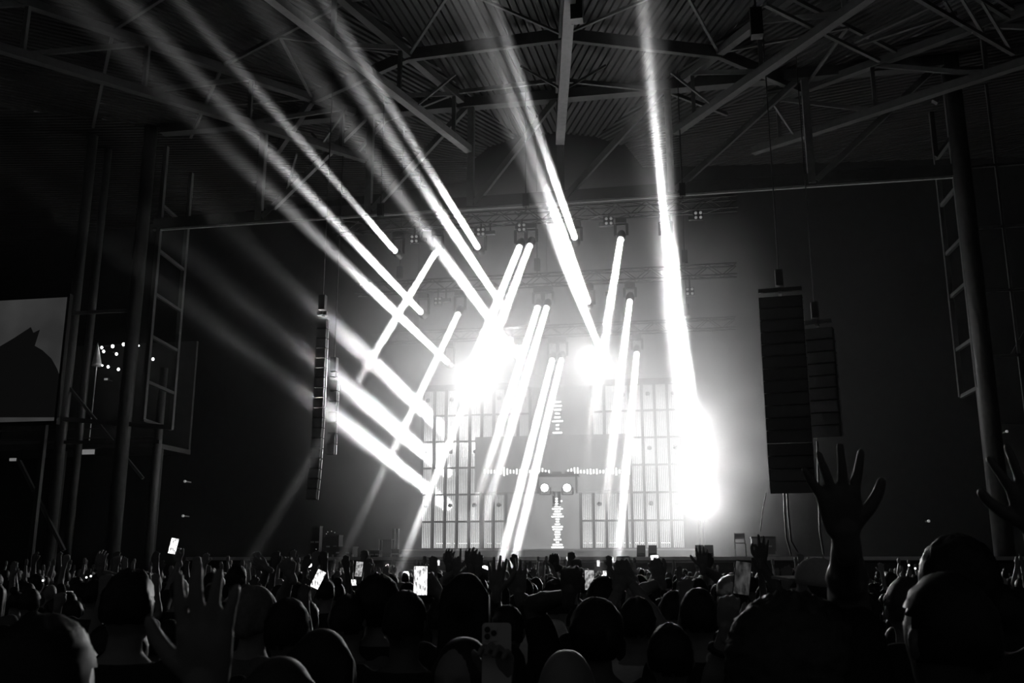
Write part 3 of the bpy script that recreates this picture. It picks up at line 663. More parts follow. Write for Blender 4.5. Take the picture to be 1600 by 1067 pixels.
def hand(mb, W, u, n, t, pose, s, fat=1.0):
    """palm, four unequal fingers with three bends, thumb from the side of the palm; n = palm normal, t = thumb side"""
    fingers = [(.031, .074), (.0105, .083), (-.0105, .077), (-.031, .061)]
    base = CURL.get(pose, CURL['open'])
    mb.cap(W - u * .03 * s, W + u * .02 * s, .026 * s * fat, .027 * s * fat, 10)
    mb.ell(W + u * .055 * s, (.041 * s, .017 * s * fat, .05 * s), 12, 8, Matrix((t, n, u)).transposed())
    for i, (off, L) in enumerate(fingers):
        c, spr = base
        if pose == 'ok': c, spr = (((60, 62, 30), .5) if i == 0 else ((6 + 4 * i, 10, 8), 1.2))
        if pose == 'horns': c, spr = (((4, 5, 4), .8) if i in (0, 3) else ((85, 95, 70), .1))
        if pose == 'point': c, spr = (((4, 5, 4), .4) if i == 0 else ((80, 95, 70), .1))
        kn = W + u * (.094 - abs(off - .008) * .22) * s + t * off * s
        mb.cap(W + u * .02 * s + t * off * .62 * s, kn, .0155 * s * fat, .0125 * s * fat, 8)
        ud = (u + t * off * spr * 6.5).normalized(); p = kn; a = 0
        for k, fr in enumerate((.46, .3, .24)):
            a += math.radians(c[k]); q = p + (ud * math.cos(a) + n * math.sin(a)) * L * fr * s
            mb.cap(p, q, (.0105 - .0011 * k) * s * fat, (.0095 - .0011 * k) * s * fat, 8); p = q
    b0 = W + u * .026 * s + t * .022 * s
    if pose == 'fist': pts = [b0, b0 + (u * .03 + t * .022 + n * .012) * s, b0 + (u * .05 + t * .004 + n * .03) * s, b0 + (u * .056 - t * .018 + n * .036) * s]
    elif pose == 'ok': pts = [b0, b0 + (u * .034 + t * .03 + n * .012) * s, b0 + (u * .06 + t * .036 + n * .028) * s, b0 + (u * .082 + t * .03 + n * .045) * s]
    elif pose in ('hold', 'claw', 'relaxed'): pts = [b0, b0 + (u * .032 + t * .026 + n * .016) * s, b0 + (u * .058 + t * .034 + n * .03) * s, b0 + (u * .078 + t * .036 + n * .04) * s]
    else: pts = [b0, b0 + (u * .026 + t * .032) * s, b0 + (u * .05 + t * .054 + n * .004) * s, b0 + (u * .07 + t * .064 + n * .006) * s]
    for k in range(3): mb.cap(pts[k], pts[k + 1], (.0145 - .0018 * k) * s * fat, (.013 - .0018 * k) * s * fat, 8)

def solve_arm(sh, W, pole, s, l1=.295, l2=.262):
    d = W - sh; L = d.length; mx = (l1 + l2) * s * .985
    if L > mx: W = sh + d * (mx / L); d = W - sh; L = mx
    a, b = l1 * s, l2 * s; x = (a * a - b * b + L * L) / (2 * L); h = math.sqrt(max(a * a - x * x, 1e-6))
    dn = d / L; pl = pole - dn * pole.dot(dn); pl = pl.normalized() if pl.length > 1e-4 else V((1, 0, 0))
    return sh + dn * x + pl * h, W

def head_mesh(mb, s, Mh, face=True, n=16):
    c = V((0, 0, 1.645)) * s
    def T(v): return c + Mh @ (V(v) * s)
    mb.ell(c, (.077 * s, .098 * s, .112 * s), n, 12, Mh); mb.ell(T((0, .028, -.062)), (.056 * s, .07 * s, .068 * s), n - 4, 8, Mh)
    if face:
        mb.cap(T((0, .095, .0)), T((0, .112, -.03)), .011 * s, .015 * s, 8); mb.ell(T((0, .085, .02)), (.052 * s, .018 * s, .012 * s), 10, 6, Mh)
        mb.ell(T((0, .09, -.066)), (.026 * s, .014 * s, .01 * s), 8, 6, Mh)
        for k in (-1, 1): mb.ell(T((.031 * k, .084, .002)), (.014 * s, .01 * s, .008 * s), 8, 6, Mh)
    for k in (-1, 1): mb.ell(T((.079 * k, -.008, -.012)), (.012 * s, .02 * s, .033 * s), 8, 6, Mh)
def hair_mesh(kind, s, Mh, seed=0):
    c = V((0, 0, 1.645)) * s
    if kind in ('bald', None): return None
    def shell(r, off, keep, amp, fr, nn=28, mm=22):
        mb = MB().ell((0, 0, 0), r, nn, mm); me = mb.mesh('hair'); bm = bmesh.new(); bm.from_mesh(me); bpy.data.meshes.remove(me)
        for v in bm.verts:
            v.co += V(off); q = mnoise.noise(v.co * fr + V((seed * 3.1, seed, 0))) + .6 * mnoise.noise(v.co * fr * 2.3 + V((seed, 0, 5))); v.co += v.co.normalized() * amp * q
        bmesh.ops.delete(bm, geom=[f for f in bm.faces if not keep(f.calc_center_median())], context='FACES')
        for v in bm.verts: v.co = c + Mh @ (v.co * s)
        me = bpy.data.meshes.new('hair'); bm.to_mesh(me); bm.free(); return fixn(me)
    if kind == 'short': return shell((.084, .105, .117), (0, -.006, .006), lambda p: p.z > .045 + p.y * .25 or (p.y < .0 and p.z > -.05), .006, 60)
    if kind == 'flat': return shell((.086, .104, .128), (0, -.006, .004), lambda p: p.z > .04 or (p.y < .0 and p.z > -.05), .012, 30)
    if kind == 'curly': return shell((.105, .118, .128), (0, -.015, .012), lambda p: p.z > .03 or (p.y < .03 and p.z > -.09), .006, 60, 48, 36)
    if kind == 'afro': return shell((.15, .15, .15), (0, -.02, .02), lambda p: p.z > .02 or (p.y < .05 and p.z > -.12), .01, 70, 60, 46)
    mb = MB()
    if kind == 'bun':
        a = shell((.083, .104, .116), (0, -.006, .005), lambda p: p.z > .045 + p.y * .25 or (p.y < .0 and p.z > -.06), .004, 60)
        mb.ell(c + Mh @ (V((0, -.05, .135)) * s), (.05 * s, .05 * s, .045 * s), 14, 10); return join(a, fixn(mb.mesh('bun')))
    rot = Mh
    mb.ell(c + Mh @ (V((0, -.012, .008)) * s), (.088 * s, .1 * s, .116 * s), 18, 14, rot)
    dep = .06 if kind == 'bob' else .25
    for k in (-1, -.35, .35, 1):
        mb.cap(c + Mh @ (V((.055 * k, -.035, .03)) * s), c + Mh @ (V((.07 * k, -.06, -dep)) * s), .05 * s, .04 * s, 10)
    for k in (-1, 1): mb.cap(c + Mh @ (V((.072 * k, .015, .02)) * s), c + Mh @ (V((.085 * k, .0, -dep * .9)) * s), .028 * s, .022 * s, 8)
    return remesh(mb, .014, .5, 3, 'hair')

_shared = {}
def legs_mesh():
    if 'legs' not in _shared:
        mb = MB(); torso(mb, 1, .012, .8, 1.05)
        for k in (-1, 1):
            mb.cap((.09 * k, 0, .88), (.1 * k, .01, .5), .098, .07); mb.cap((.1 * k, .01, .5), (.105 * k, -.02, .11), .066, .058)
        a = remesh(mb, .022, .4, 3, 'trousers'); a.materials.append(M['denim']); _shared['legs'] = a
        sh = MB()
        for k in (-1, 1): sh.ell((.108 * k, .045, .045), (.048, .135, .05), 12, 8).box((.108 * k, .045, .012), (.09, .26, .024))
        b = fixn(sh.mesh('shoes')); b.materials.append(M['black']); _shared['shoes'] = b
    return _shared['legs'], _shared['shoes']

def make_person(root, s, hair, skin, shirt, hair_mat, arms, head_yaw=0, head_tilt=0, sleeve='short', near=True, seed=0):
    """arms: {+1 or -1: (wrist in local space or preset, pose, finger direction or None)}; builds parts under root"""
    vox = .011 if near else .026; fat = 1.0 if near else 1.3
    Mh = Matrix.Rotation(head_yaw, 3, 'Z') @ Matrix.Rotation(head_tilt, 3, 'X')
    b = MB(); torso(b, s); head_mesh(b, s, Mh, near)
    b.cap(V((0, -.014, 1.43)) * s, V((0, -.004, 1.57)) * s, .064 * s, .055 * s, 12)
    for k in (-1, 1):
        b.cap(V((.09 * k, 0, .88)) * s, V((.1 * k, .01, .5)) * s, .085 * s, .055 * s); b.cap(V((.1 * k, .01, .5)) * s, V((.105 * k, -.02, .09)) * s, .05 * s, .036 * s); b.cap(V((.105 * k, -.03, .05)) * s, V((.11 * k, .12, .035)) * s, .036 * s, .03 * s)
    h = MB(); sl = MB(); torso(sl, s, .016, .86, 1.475)
    out = {}
    for k in (-1, 1):
        W, pose, ud = arms.get(k, ('down', 'relaxed', None))[:3]
        sh = V((.178 * k, -.01, 1.425)) * s
        if isinstance(W, str):
            W = dict(down=V((.27 * k, .06, .90)), pocket=V((.2 * k, .16, .98)), front=V((.08 * k, .33, 1.2)), up=V((.26 * k, .12, 1.93)), high=V((.2 * k, .06, 1.97)), half=V((.3 * k, .25, 1.62)))[W] * s
        if W.z > sh.z: sh += V((-.012 * k, 0, .045)) * s
        pole = (arms[k][3] if k in arms and len(arms[k]) > 3 else V((k * .45, .6, -.4))) if W.z > sh.z - .1 else V((k * .3, -1, 0))
        E_, W = solve_arm(sh, W, pole, s)
        fd = (W - E_).normalized()
        b.cap(sh, E_, .056 * s, .043 * s, 12); b.cap(E_, W, .043 * s, .027 * s * fat, 12)
        mid = E_.lerp(W, .3); b.ell(mid, (.044 * s, .044 * s, .075 * s), 12, 8, fd.to_track_quat('Z', 'Y').to_matrix())
        u = (ud if ud is not None else (fd * .8 + V((0, 0, .25)))).normalized() if W.z > sh.z - .2 else fd
        nn = V((0, 1, 0)) if W.z > sh.z - .2 else V((-k, 0, 0))
        nn = (nn - u * nn.dot(u)).normalized(); t = u.cross(nn) * (1 if k > 0 else -1)
        hand(h, W, u, nn, t, pose, s, fat)
        f1 = .72 if sleeve == 'short' else 1.0
        sl.cap(sh, sh.lerp(E_, f1), .07 * s, (.062 if sleeve == 'short' else .056) * s, 12)
        if sleeve == 'long': sl.cap(E_, E_.lerp(W, .93), .056 * s, .04 * s, 12)
        out[k] = (W, u, nn, t, E_)
    body = remesh(b, vox, .4 if near else .45, 2, 'body'); hm_ = remesh(h, .0046 if near else .011, .5 if near else .5, 1 if near else 1, 'hands')
    body = join(body, hm_); body.materials.append(M[skin]); link('body', body, root, None, True)
    if sleeve == 'long': sl.cap(V((0, -.05, 1.45)) * s, V((0, -.055, 1.5)) * s, .085 * s, .075 * s, 12)
    sm = remesh(sl, .016 if near else .03, .45, 3, 'shirt'); sm.materials.append(M[shirt]); link('shirt', sm, root, None, True)
    hm2 = hair_mesh(hair if hair not in ('cap', 'silvercap') else 'short', s, Mh, seed)
    if hm2 is not None: hm2.materials.append(M[hair_mat]); link('hair', hm2, root, None, True)
    a, c = legs_mesh()
    for nm, me in (('trousers', a), ('shoes', c)): o = link(nm, me, root, None, True); o.scale = (s, s, s)
    if hair in ('cap', 'silvercap'):
        cc = V((0, 0, 1.645)) * s; cm = MB()
        prof = [(0, .096), (.03, .1), (.07, .092), (.1, .065), (.117, .02)]
        m_ = MB().lathe((0, 0, .02), (0, 0, .2), prof, 18)
        cm.add([cc + Mh @ (V((v[0] * .9, v[1] * 1.12, v[2])) * s) for v in m_.v], m_.f)
        cap_o = link('cap', fixn(cm.mesh('cap')), root, M['silver' if hair == 'silvercap' else 'cap'], True)
        bm2 = MB().box(cc + Mh @ (V((0, .15, .03)) * s), (.15 * s, .1 * s, .012 * s), Mh); link('brim', fixn(bm2.mesh('brim')), cap_o, M['silver' if hair == 'silvercap' else 'cap'])
    return out
persons = []
def crowd_person(label, top, D, hair='short', shirt='cloth', skin='skin', hmat='hair', rz=0.0, arms=None, yaw=0, tilt=0, sleeve='short', group=None, z=None):
    """top = pixel of the crown of the head at depth D; arms: side -> (wrist pixel x, y, depth, pose, fingertip pixel or None)"""
    P = PD(top[0], top[1], D) if top is not None else None
    s = (P.z if z is None else z) / 1.757
    root = thing('person', (P.x, P.y, 0), label, 'person', group, rz)
    R = Matrix.Rotation(-rz, 3, 'Z'); loc = V((P.x, P.y, 0)); A = {}
    for k, a in (arms or {}).items():
        if isinstance(a, str): A[k] = (a, 'relaxed', None); continue
        if isinstance(a[0], str): A[k] = (a[0], a[1], None); continue
        x, y, d, pose = a[:4]; W = R @ (PD(x, y, d) - loc); ud = None
        if len(a) > 4 and a[4]: ud = R @ (PD(a[4][0], a[4][1], d - (a[5] if len(a) > 5 else 0)) - PD(x, y, d))
        A[k] = (W, pose, ud, R @ V(a[6])) if len(a) > 6 else (W, pose, ud)
    out = make_person(root, s, hair, skin, shirt, hmat, A, yaw, tilt, sleeve, True, len(persons))
    persons.append((root, D)); 
    if not .82 < s < 1.15: print('SIZE', label, round(s * 1.757, 2))
    return root, out

def phone(px, py, D, tilt, label, screen, real=.075, back=False, land=False, lean=0.0, group='phones held up in the crowd'):
    c = PD(px, py, D); root = thing('phone', c, label, 'phone', group)
    d = (CAM - c).normalized(); x = d.cross(V((0, 0, 1))).normalized() * -1; y = d.cross(x) * -1
    y = V((0, 0, 1)) - d * d.z; y.normalize(); x = y.cross(d)
    q = Matrix.Rotation(math.radians(tilt), 3, d); x = q @ x; y = q @ y
    Mx = Matrix((x, -d, y)).transposed(); w_, h_ = real, real * 2.05
    if land: w_, h_ = h_, w_
    bb = MB().box((0, 0, 0), (w_, .009, h_)); me = fixn(bb.mesh('case')); bm = bmesh.new(); bm.from_mesh(me)
    bmesh.ops.bevel(bm, geom=[e for e in bm.edges if abs((e.verts[0].co - e.verts[1].co).y) > .004], offset=w_ * .13, segments=4, affect='EDGES', profile=.5)
    for v in bm.verts: v.co = Mx @ v.co
    bm.to_mesh(me); bm.free(); link('case', me, root, M['white' if back else 'black'])
    sg = -1 if not back else 1
    scr = MB().box(Mx @ V((0, sg * .0052, 0)), (w_ * .9, .0012, h_ * .93), Mx); link('screen', fixn(scr.mesh('screen')), root, M[screen])
    if back:
        link('camera_plate', fixn(MB().box(Mx @ V((-w_ * .22, -.006, h_ * .33)), (w_ * .48, .004, w_ * .5), Mx).mesh('camera_plate')), root, M['white'])
        for dx, dz in ((-.32, .39), (-.32, .28), (-.1, .335)): link('camera_lens', fixn(MB().lathe(Mx @ V((w_ * dx, -.007, h_ * dz)), Mx @ V((w_ * dx, -.012, h_ * dz)), [(0, w_ * .1), (.004, w_ * .1), (.005, w_ * .07)], 12).mesh('camera_lens')), root, M['glass'])
    return root

# ---------------------------------------------------------------- people near the camera
cp_ = crowd_person
cp_('dark head very close at the bottom left corner', (72, 968), 1.55, 'short', 'cloth', 'skin', 'hair', .15)
cp_('tall flat-topped dark head left of the open hand', (206, 897), 3.5, 'flat', 'cloth', 'skin', 'hair', .0)
cp_('short person at the bottom left holding one open hand up', (330, 1260), 1.25, 'short', 'cloth', 'skin', 'hair', 0, {1: (322, 1085, 1.2, 'open', (318, 930)), -1: 'down'})
cp_('blond bobbed head turned right beside the open hand', (402, 917), 4.2, 'bob', 'cloth2', 'skin3', 'hair3', -.9)
cp_('dark-haired head right of the blond bobbed head', (452, 938), 3.6, 'short', 'cloth', 'skin', 'hair', .1)
cp_('buzz-cut head with a pale neckline left of centre', (546, 931), 4.5, 'short', 'cloth2', 'skin', 'hair', .0)
cp_('rim-lit hair in the bottom left foreground below the buzz-cut head', (440, 1030), 2.2, 'long', 'cloth', 'skin', 'hair2', .2)
cp_('broad dark head at the bottom between the buzz-cut and capless dark heads', (505, 986), 2.7, 'bob', 'cloth', 'skin', 'hair', .1)
cp_('dark bushy head behind the bald small head', (592, 906), 4.6, 'curly', 'cloth', 'skin', 'hair', 0)
cp_('small bald head in front of the bright phone', (628, 909), 9.5, 'bald', 'cloth', 'skin', 'hair', 0)
cp_('dark head with clear ears below the bright phone', (634, 926), 3.8, 'short', 'cloth', 'skin2', 'hair', 0)
cp_('person in a light shirt filming with the bright phone and wearing a wristband', (692, 938), 5.3, 'short', 'cloth3', 'skin', 'hair', 0, {1: (687, 928, 4.95, 'hold', (668, 905)), -1: 'down'})
cp_('long straight-haired person left of the two raised hands', (729, 898), 4.2, 'long', 'cloth', 'skin', 'hair', 0)
cp_('person reaching both open hands up in the centre', (794, 948), 4.6, 'short', 'cloth', 'skin', 'hair', 0, {-1: (776, 926, 4.5, 'open', (776, 870), 0, (-.2, 1, -.1)), 1: (811, 930, 4.5, 'open', (808, 880), 0, (.2, 1, -.1))})
cp_('dark-haired person at the bottom turned round with a raised phone', (722, 1000), 2.75, 'bob', 'cloth', 'skin', 'hair', 2.9, {-1: (783, 1075, 2.5, 'hold', (780, 1005)), 1: 'down'})
cp_('bald rim-lit head at the bottom centre', (885, 1013), 2.45, 'bald', 'cloth', 'skin3', 'hair', 0)
cp_('square dark head above a light grey hooded top', (868, 911), 5.4, 'flat', 'cloth3', 'skin', 'hair', 0, None, 0, 0, 'long')
cp_('person with big dark hair and one bare arm raised right of the bald head', (932, 944), 3.7, 'curly', 'cloth', 'skin2', 'hair', 0, {-1: (889, 930, 3.55, 'fist', (893, 895))})
cp_('short-haired head behind the dark phone screen', (942, 903), 5.0, 'short', 'cloth', 'skin', 'hair', 0)
cp_('person in a white shirt holding the dark phone screen with a bent arm', (995, 935), 4.4, 'short', 'cloth3', 'skin', 'hair', 0, {1: (988, 912, 4.75, 'hold', (972, 885)), -1: (965, 925, 4.75, 'hold', (972, 895))})
cp_('person with a raised forearm behind the small bright phone', (1052, 925), 5.6, 'short', 'cloth2', 'skin', 'hair', 0, {-1: (1033, 908, 5.5, 'hold', (1024, 885))})
jr, _o = cp_('round dark head and black shirt with white letters on the back', (1091, 922), 4.2, 'short', 'cloth', 'skin', 'hair', 0)
cp_('dark head low between the white shirt and the lettered shirt', (1046, 978), 3.4, 'short', 'cloth', 'skin', 'hair', 0)
ar, ao = cp_('person with a braceleted forearm raised holding a tilted phone', (1168, 1085), 3.1, 'short', 'cloth', 'skin', 'hair', 0, {-1: (1138, 950, 3.05, 'hold', (1143, 915))})
cp_('silver-capped head glinting behind the tilted phone', (1143, 905), 5.6, 'silvercap', 'cloth', 'skin', 'hair', 0)
cp_('person raising a thin OK-sign hand against the stage glow', (1202, 932), 5.9, 'short', 'cloth', 'skin2', 'hair', 0, {1: (1186, 872, 5.85, 'ok', (1186, 825))})
cp_('head with a great mass of curly hair at the bottom right', (1236, 966), 2.15, 'afro', 'cloth', 'skin', 'hair2', .1)
cp_('person in a pale cap right of the OK-sign hand', (1276, 880), 4.6, 'cap', 'cloth2', 'skin', 'hair', .5, None, .3, .1)
cp_('person at the right raising a large open left hand', (1474, 902), 2.0, 'short', 'cloth', 'skin2', 'hair', .1, {-1: (1322, 842, 1.95, 'wide', (1300, 715), 0, (.1, 1, 0))}, .25)
cp_('dark round head high behind the person with the large open hand', (1492, 850), 3.0, 'curly', 'cloth', 'skin', 'hair', 0)
cp_('person at the right edge with fingers spread at the tower', (1700, 925), 2.0, 'short', 'cloth', 'skin2', 'hair', 0, {1: (1622, 835, 1.95, 'wide', (1596, 700)), -1: 'down'})
cp_('dark head at the right edge below the spread fingers', (1556, 915), 4.0, 'long', 'cloth', 'skin', 'hair', 0)
cp_('person holding a lit phone high alone at the left', (282, 905), 8.8, 'short', 'cloth', 'skin', 'hair', 0, {-1: (280, 878, 9.1, 'hold', (272, 855))})
cp_('person with one thin arm stretched up at the far left', (150, 907), 7.5, 'short', 'cloth', 'skin', 'hair', 0, {1: (157, 893, 7.4, 'relaxed', (157, 872))})
cp_('person raised above the rest left of centre with a small dark head', (371, 884), 8.5, 'short', 'cloth', 'skin', 'hair', 0)
cp_('person with a bent bare arm arching over the left crowd', (438, 915), 7.6, 'short', 'cloth', 'skin', 'hair', 0, {-1: (418, 889, 7.5, 'relaxed', (404, 882))})
cp_('person with a long straight arm slanting up left of centre', (478, 940), 5.4, 'short', 'cloth', 'skin', 'hair', 0, {-1: (455, 900, 5.35, 'fist', (447, 883))})
cp_('person with a slim arm and pointed hand against the stage left of the horns hand', (690, 905), 8.6, 'short', 'cloth', 'skin', 'hair', 0, {1: (701, 886, 8.5, 'relaxed', (702, 866))})
cp_('person throwing a two-finger horns sign against the stage', (724, 906), 7.2, 'short', 'cloth', 'skin', 'hair', 0, {-1: (714, 893, 7.1, 'horns', (712, 872))})
cp_('person with a blunt raised hand right of the horns sign', (746, 902), 7.0, 'short', 'cloth', 'skin', 'hair', 0, {-1: (735, 888, 6.95, 'claw', (735, 870)), 1: (747, 890, 6.95, 'fist', (746, 873))})
cp_('person punching one fist up against the stage right of centre', (862, 903), 8.5, 'short', 'cloth', 'skin2', 'hair', 0, {1: (869, 884, 8.4, 'fist', (865, 868))})
cp_('person with a raised open hand near the wedge monitors', (1090, 905), 7.5, 'short', 'cloth', 'skin', 'hair', 0, {1: (1098, 888, 7.4, 'open', (1097, 866))})
cp_('rim-lit head left of the person with the large arm', (1415, 905), 3.9, 'short', 'cloth', 'skin', 'hair2', 0)
# white letters on the black shirt
tcv = bpy.data.curves.new('lettering', 'FONT'); tcv.body = 'CJ'; tcv.size = .085; tcv.extrude = .001; tcv.align_x = 'CENTER'
lo = bpy.data.objects.new('lettering', tcv); TS.collection.objects.link(lo); dg = tdg()
lme_ = bpy.data.meshes.new_from_object(lo.evaluated_get(dg), depsgraph=dg); bpy.data.objects.remove(lo)
o = link('lettering', lme_, jr, M['white']); o.location = (.055, -.142, PD(1107, 1038, 4.05).z); o.rotation_euler = (math.pi / 2 - .05, 0, 0); o['label'] = 'white block letters'
# bracelet and wristband
def band(root, out, k, f, r, m, label):
    W, u, nn, t, E_ = out[k]; p = W.lerp(E_, f); d = (E_ - W).normalized(); mb = MB()
    mb.lathe(p - d * .008, p + d * .008, [(0, r), (.002, r + .004), (.014, r + .004), (.016, r)], 16); o = link('bracelet', fixn(mb.mesh('bracelet')), root, M[m]); o['label'] = label
band(ar, ao, -1, .3, .037, 'black', 'dark bracelet')

# ---------------------------------------------------------------- phones and small lights
phone(271, 853, 9.0, -10, 'bright phone held highest of all at the left', 'phone')
phone(657, 907, 4.9, 0, 'large bright phone showing the stage left of centre', 'phone')
phone(108, 935, 9.6, 0, 'dim grey phone low at the far left', 'phone_mid')
phone(561, 889, 9.5, -5, 'grey phone between raised hands left of centre', 'phone_mid')
phone(497, 905, 7.6, -25, 'tilted glinting phone below a tiny light left of centre', 'phone')
phone(556, 910, 11.5, 0, 'small bright phone held sideways below the grey phone', 'phone', land=True)
phone(1024, 881, 7.9, 4, 'bright phone with a dark hand across it right of centre', 'phone')
phone(974, 892, 5.1, 0, 'phone with an almost black screen held up right of centre', 'phone_dim')
phone(1160, 903, 4.3, -8, 'tilted dark phone held up by the braceleted arm', 'phone_dim')
phone(921, 906, 7.2, 0, 'small grey phone left of the short-haired head', 'phone_mid')
phone(776, 1022, 2.5, 0, 'pale phone turned with its three camera lenses to the viewer', 'phone_dim', back=True, real=.077)
for i, (x, y, D, lab) in enumerate([(887, 874, 20, 'tiny lit phone just under the stage lip right of the fist'), (935, 880, 18, 'tiny lit phone under the stage lip left of the dark phone'), (957, 874, 20, 'tiny lit phone just above the dark phone'), (685, 879, 20, 'tiny light under the stage lip left of the pointed hand'), (945, 898, 14, 'tiny lit spot beside the short-haired head'), (703, 912, 8, 'small bright phone edge among the heads below the pointed hand')]):
    phone(x, y, D, 0 if i < 5 else 15, lab, 'phone', real=.06)
def torch(px, py, D, r, label):
    c = PD(px, py, D); root = thing('hand_torch', c, label, 'torch'); d = (CAM - c).normalized()
    part('barrel', MB().lathe(c - d * .09, c, [(0, r * .5), (.05, r * .6), (.085, r * 1.1), (.09, r * 1.1)], 14), M['black'], root, True)
    part('lens', MB().lathe(c - d * .002, c + d * .004, [(0, r), (.003, r), (.006, r * .8)], 16), M['lamp_soft'], root)
torch(483, 882, 12, .035, 'round white torch light in the left crowd under the stage'); torch(757, 893, 9.3, .056, 'large round white light half hidden by hands at the centre'); torch(506, 895, 8, .012, 'pinpoint light above the tilted glinting phone')
for i, (x, y) in enumerate([(67, 907), (135, 902), (142, 900), (332, 918), (448, 907), (1218, 915), (1420, 883), (1430, 888)]):
    torch(x, y, 9, .008, ('faint pinpoint light low at the far left', 'left of two pinpoint lights at the left', 'right of two pinpoint lights at the left', 'pinpoint light above the open hand', 'pinpoint light on the long slanting arm', 'pinpoint light right of the tilted phone', 'left of two pinpoint lights by the large hand', 'right of two pinpoint lights by the large hand')[i])

# ---------------------------------------------------------------- the rest of the crowd
protos = []
rp = random.Random(9)
pose_list = [({}, 'short', 'with arms down'), ({}, 'long', 'with long hair'), ({1: ('up', 'open')}, 'short', 'with right hand raised'), ({-1: ('high', 'fist')}, 'flat', 'with left fist raised'),
             ({1: ('up', 'relaxed'), -1: ('up', 'relaxed')}, 'curly', 'with both hands raised'), ({1: ('half', 'hold'), -1: ('half', 'hold')}, 'short', 'with hands before face'), ({-1: ('up', 'open')}, 'bun', 'with left hand raised'), ({}, 'curly', 'with bushy hair'), ({}, 'bald', 'with shaved head')]
for i, (ar_, hr, desc) in enumerate(pose_list):
    root = thing('person', (0, 0, 0), None, 'person')
    make_person(root, 1.0, hr, ('skin', 'skin2', 'skin3')[i % 3], ('cloth', 'cloth2', 'cloth')[i % 3], 'hair', {k: (a[0], a[1], None) for k, a in ar_.items()}, 0, 0, 'short', False, i)
    protos.append((root, desc))
used = set(); spots = []
nearxy = [(r.location.x, r.location.y) for r, d in persons]
rows_ = []; D = 4.6
rp = random.Random(21)
while D < 28.4:
    half = D * 800 / F * 1.04; x = -half + rp.random() * .5
    while x < half:
        spots.append((x, D + rp.uniform(-.2, .2))); x += rp.uniform(.5, .72)
    D += .62 if D < 12 else .85
axY = V((-math.sin(YAW), math.cos(YAW), 0)); axX = V((math.cos(YAW), math.sin(YAW), 0))
good = []
for x, d in spots:
    p = axY * d + axX * x
    if p.y > 29.2: continue
    if all((p.x - a) ** 2 + (p.y - b) ** 2 > .36 ** 2 for a, b in nearxy): good.append((d, p))
good.sort(key=lambda q: q[0])
NIND = 300 - len(persons)
cols_ = [(100, 'below the video screen'), (200, 'below the string lights'), (300, 'below the left tower'), (400, 'right of the left tower'), (480, 'left of the slim line array'), (560, 'below the slim line array'),
         (650, 'left of the LED wall'), (760, 'under the left LED cells'), (880, 'below the performer'), (980, 'under the right bridge half'), (1080, 'under the right LED cells'), (1180, 'below the brightest right glow'),
         (1310, 'below the wide right array'), (1460, 'right of the hanging arrays'), (9999, 'below the right tower')]
def screen_x(p): v = p - CAM; return 800 + F * v.dot(rt) / v.dot(fw)
names_ = {}
weights = [6, 4, 1.3, .9, .8, 1.8, .9, 4, 2]
for i, (d, p) in enumerate(good[:NIND]):
    j = rp.choices(range(len(protos)), weights)[0]; root, desc = protos[j]
    c = root if j not in used else copy_tree(root); used.add(j)
    sc_ = rp.uniform(1.5, 1.74) / 1.757 if d < 8 else rp.uniform(1.5, 1.74) / 1.757
    if d < 6.5: sc_ *= .95
    c.location = (p.x, p.y, 0); c.rotation_euler = (0, 0, rp.uniform(-.35, .35)); c.scale = (sc_,) * 3
    px_ = screen_x(V((p.x, p.y, 1.6))); rowname = 'near' if d < 6.8 else ('middle-row' if d < 9 else 'far')
    key = rowname + ' spectator ' + desc + ' ' + next(n_ for lim, n_ in cols_ if px_ < lim)
    names_.setdefault(key, []).append((px_, c)); c['group'] = 'spectators in the standing crowd'; c['category'] = 'person'
ordn = ['leftmost', 'second from left', 'third from left', 'fourth from left', 'fifth from left', 'sixth from left', 'seventh from left']
for key, lst in names_.items():
    lst.sort(key=lambda q: q[0])
    for n_, (x_, c) in enumerate(lst): c['label'] = key if len(lst) == 1 else key + ', ' + ordn[min(n_, 6)]
for j, (root, desc) in enumerate(protos):
    if j not in used:
        for ch in list(root.children): bpy.data.objects.remove(ch)
        bpy.data.objects.remove(root)
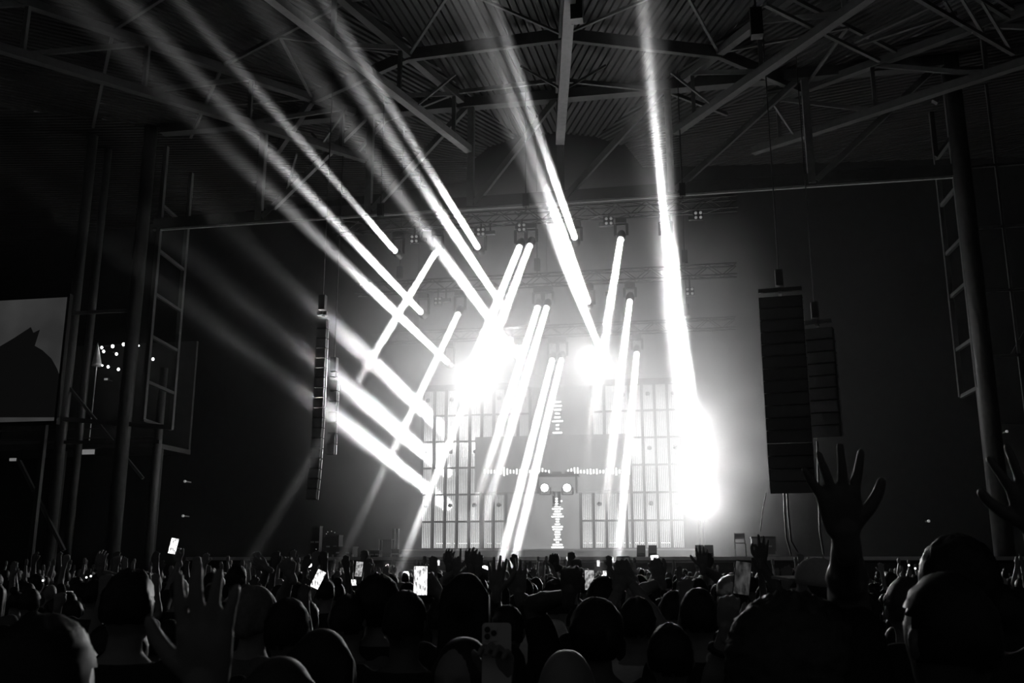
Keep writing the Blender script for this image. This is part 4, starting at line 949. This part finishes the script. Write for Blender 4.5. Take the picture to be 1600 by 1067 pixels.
# farther people: past the first 300, one joined mesh
vs_all, fs_all, mi = [], [], []
for d, p in good[NIND:]:
    s = rp.uniform(1.5, 1.75) / 1.757; rz = rp.uniform(-.3, .3); R = Matrix.Rotation(rz, 3, 'Z'); mode = rp.random()
    pieces = []
    a = MB().ell((0, 0, 1.645), (.078, .098, .115), 8, 6); pieces.append((a, 1 if rp.random() < .7 else 0))
    a = MB(); torso(a, 1, .01, .8, 1.5, 8); pieces.append((a, rp.choice((2, 2, 3))))
    a = MB().cap((0, 0, 1.44), (0, 0, 1.56), .06, .055, 6)
    for k in (-1, 1):
        sh = V((.18 * k, 0, 1.43))
        upk = (mode < .08) or (mode < .2 and k > 0)
        if upk: e = sh + V((k * .12, .12, .2)); wv_ = e + V((rp.uniform(-.05, .05), .04, .26)); a.cap(sh, e, .05, .042, 6); a.cap(e, wv_, .042, .03, 6); a.ell(wv_ + V((0, .01, .08)), (.045, .022, .09), 6, 5)
        else: a.cap(sh, sh + V((k * .08, .03, -.5)), .05, .035, 6)
    pieces.append((a, 0))
    a = MB()
    for k in (-1, 1): a.cap((.09 * k, 0, .86), (.1 * k, 0, .08), .09, .06, 6)
    pieces.append((a, 2))
    for mb, m_ in pieces:
        o_ = len(vs_all); vs_all += [R @ (V(v) * s) + V((p.x, p.y, 0)) for v in mb.v]; fs_all += [tuple(i + o_ for i in f) for f in mb.f]; mi += [m_] * len(mb.f)
if vs_all:
    me = bpy.data.meshes.new('far_crowd'); me.from_pydata([tuple(v) for v in vs_all], [], fs_all); me.update()
    for k in ('skin', 'hair', 'cloth', 'cloth2'): me.materials.append(M[k])
    me.polygons.foreach_set('material_index', mi); me.polygons.foreach_set('use_smooth', [True] * len(mi)); fixn(me)
    o = link('far_crowd', me); tag(o, 'packed mass of small distant heads and hands against the stage front', 'crowd', kind='stuff')
# the performer on the bridge
pp = PY(869, 725, 37.15); droot = thing('person', (pp.x, 37.15, PY(869, 720, 37.15).z - 1.757), 'small dark performer standing behind the control table on the bridge', 'person')
hgt = PY(869, 716, 37.15).z - droot.location.z
make_person(droot, 1.0, 'short', 'skin', 'cloth', 'hair', {1: ('front', 'relaxed', None), -1: ('front', 'relaxed', None)}, 0, 0, 'long', False, 5)
droot.rotation_euler = (0, 0, math.pi)
print('DJ', hgt, 'crowd', len(good), len(persons))
bpy.data.scenes.remove(TS)
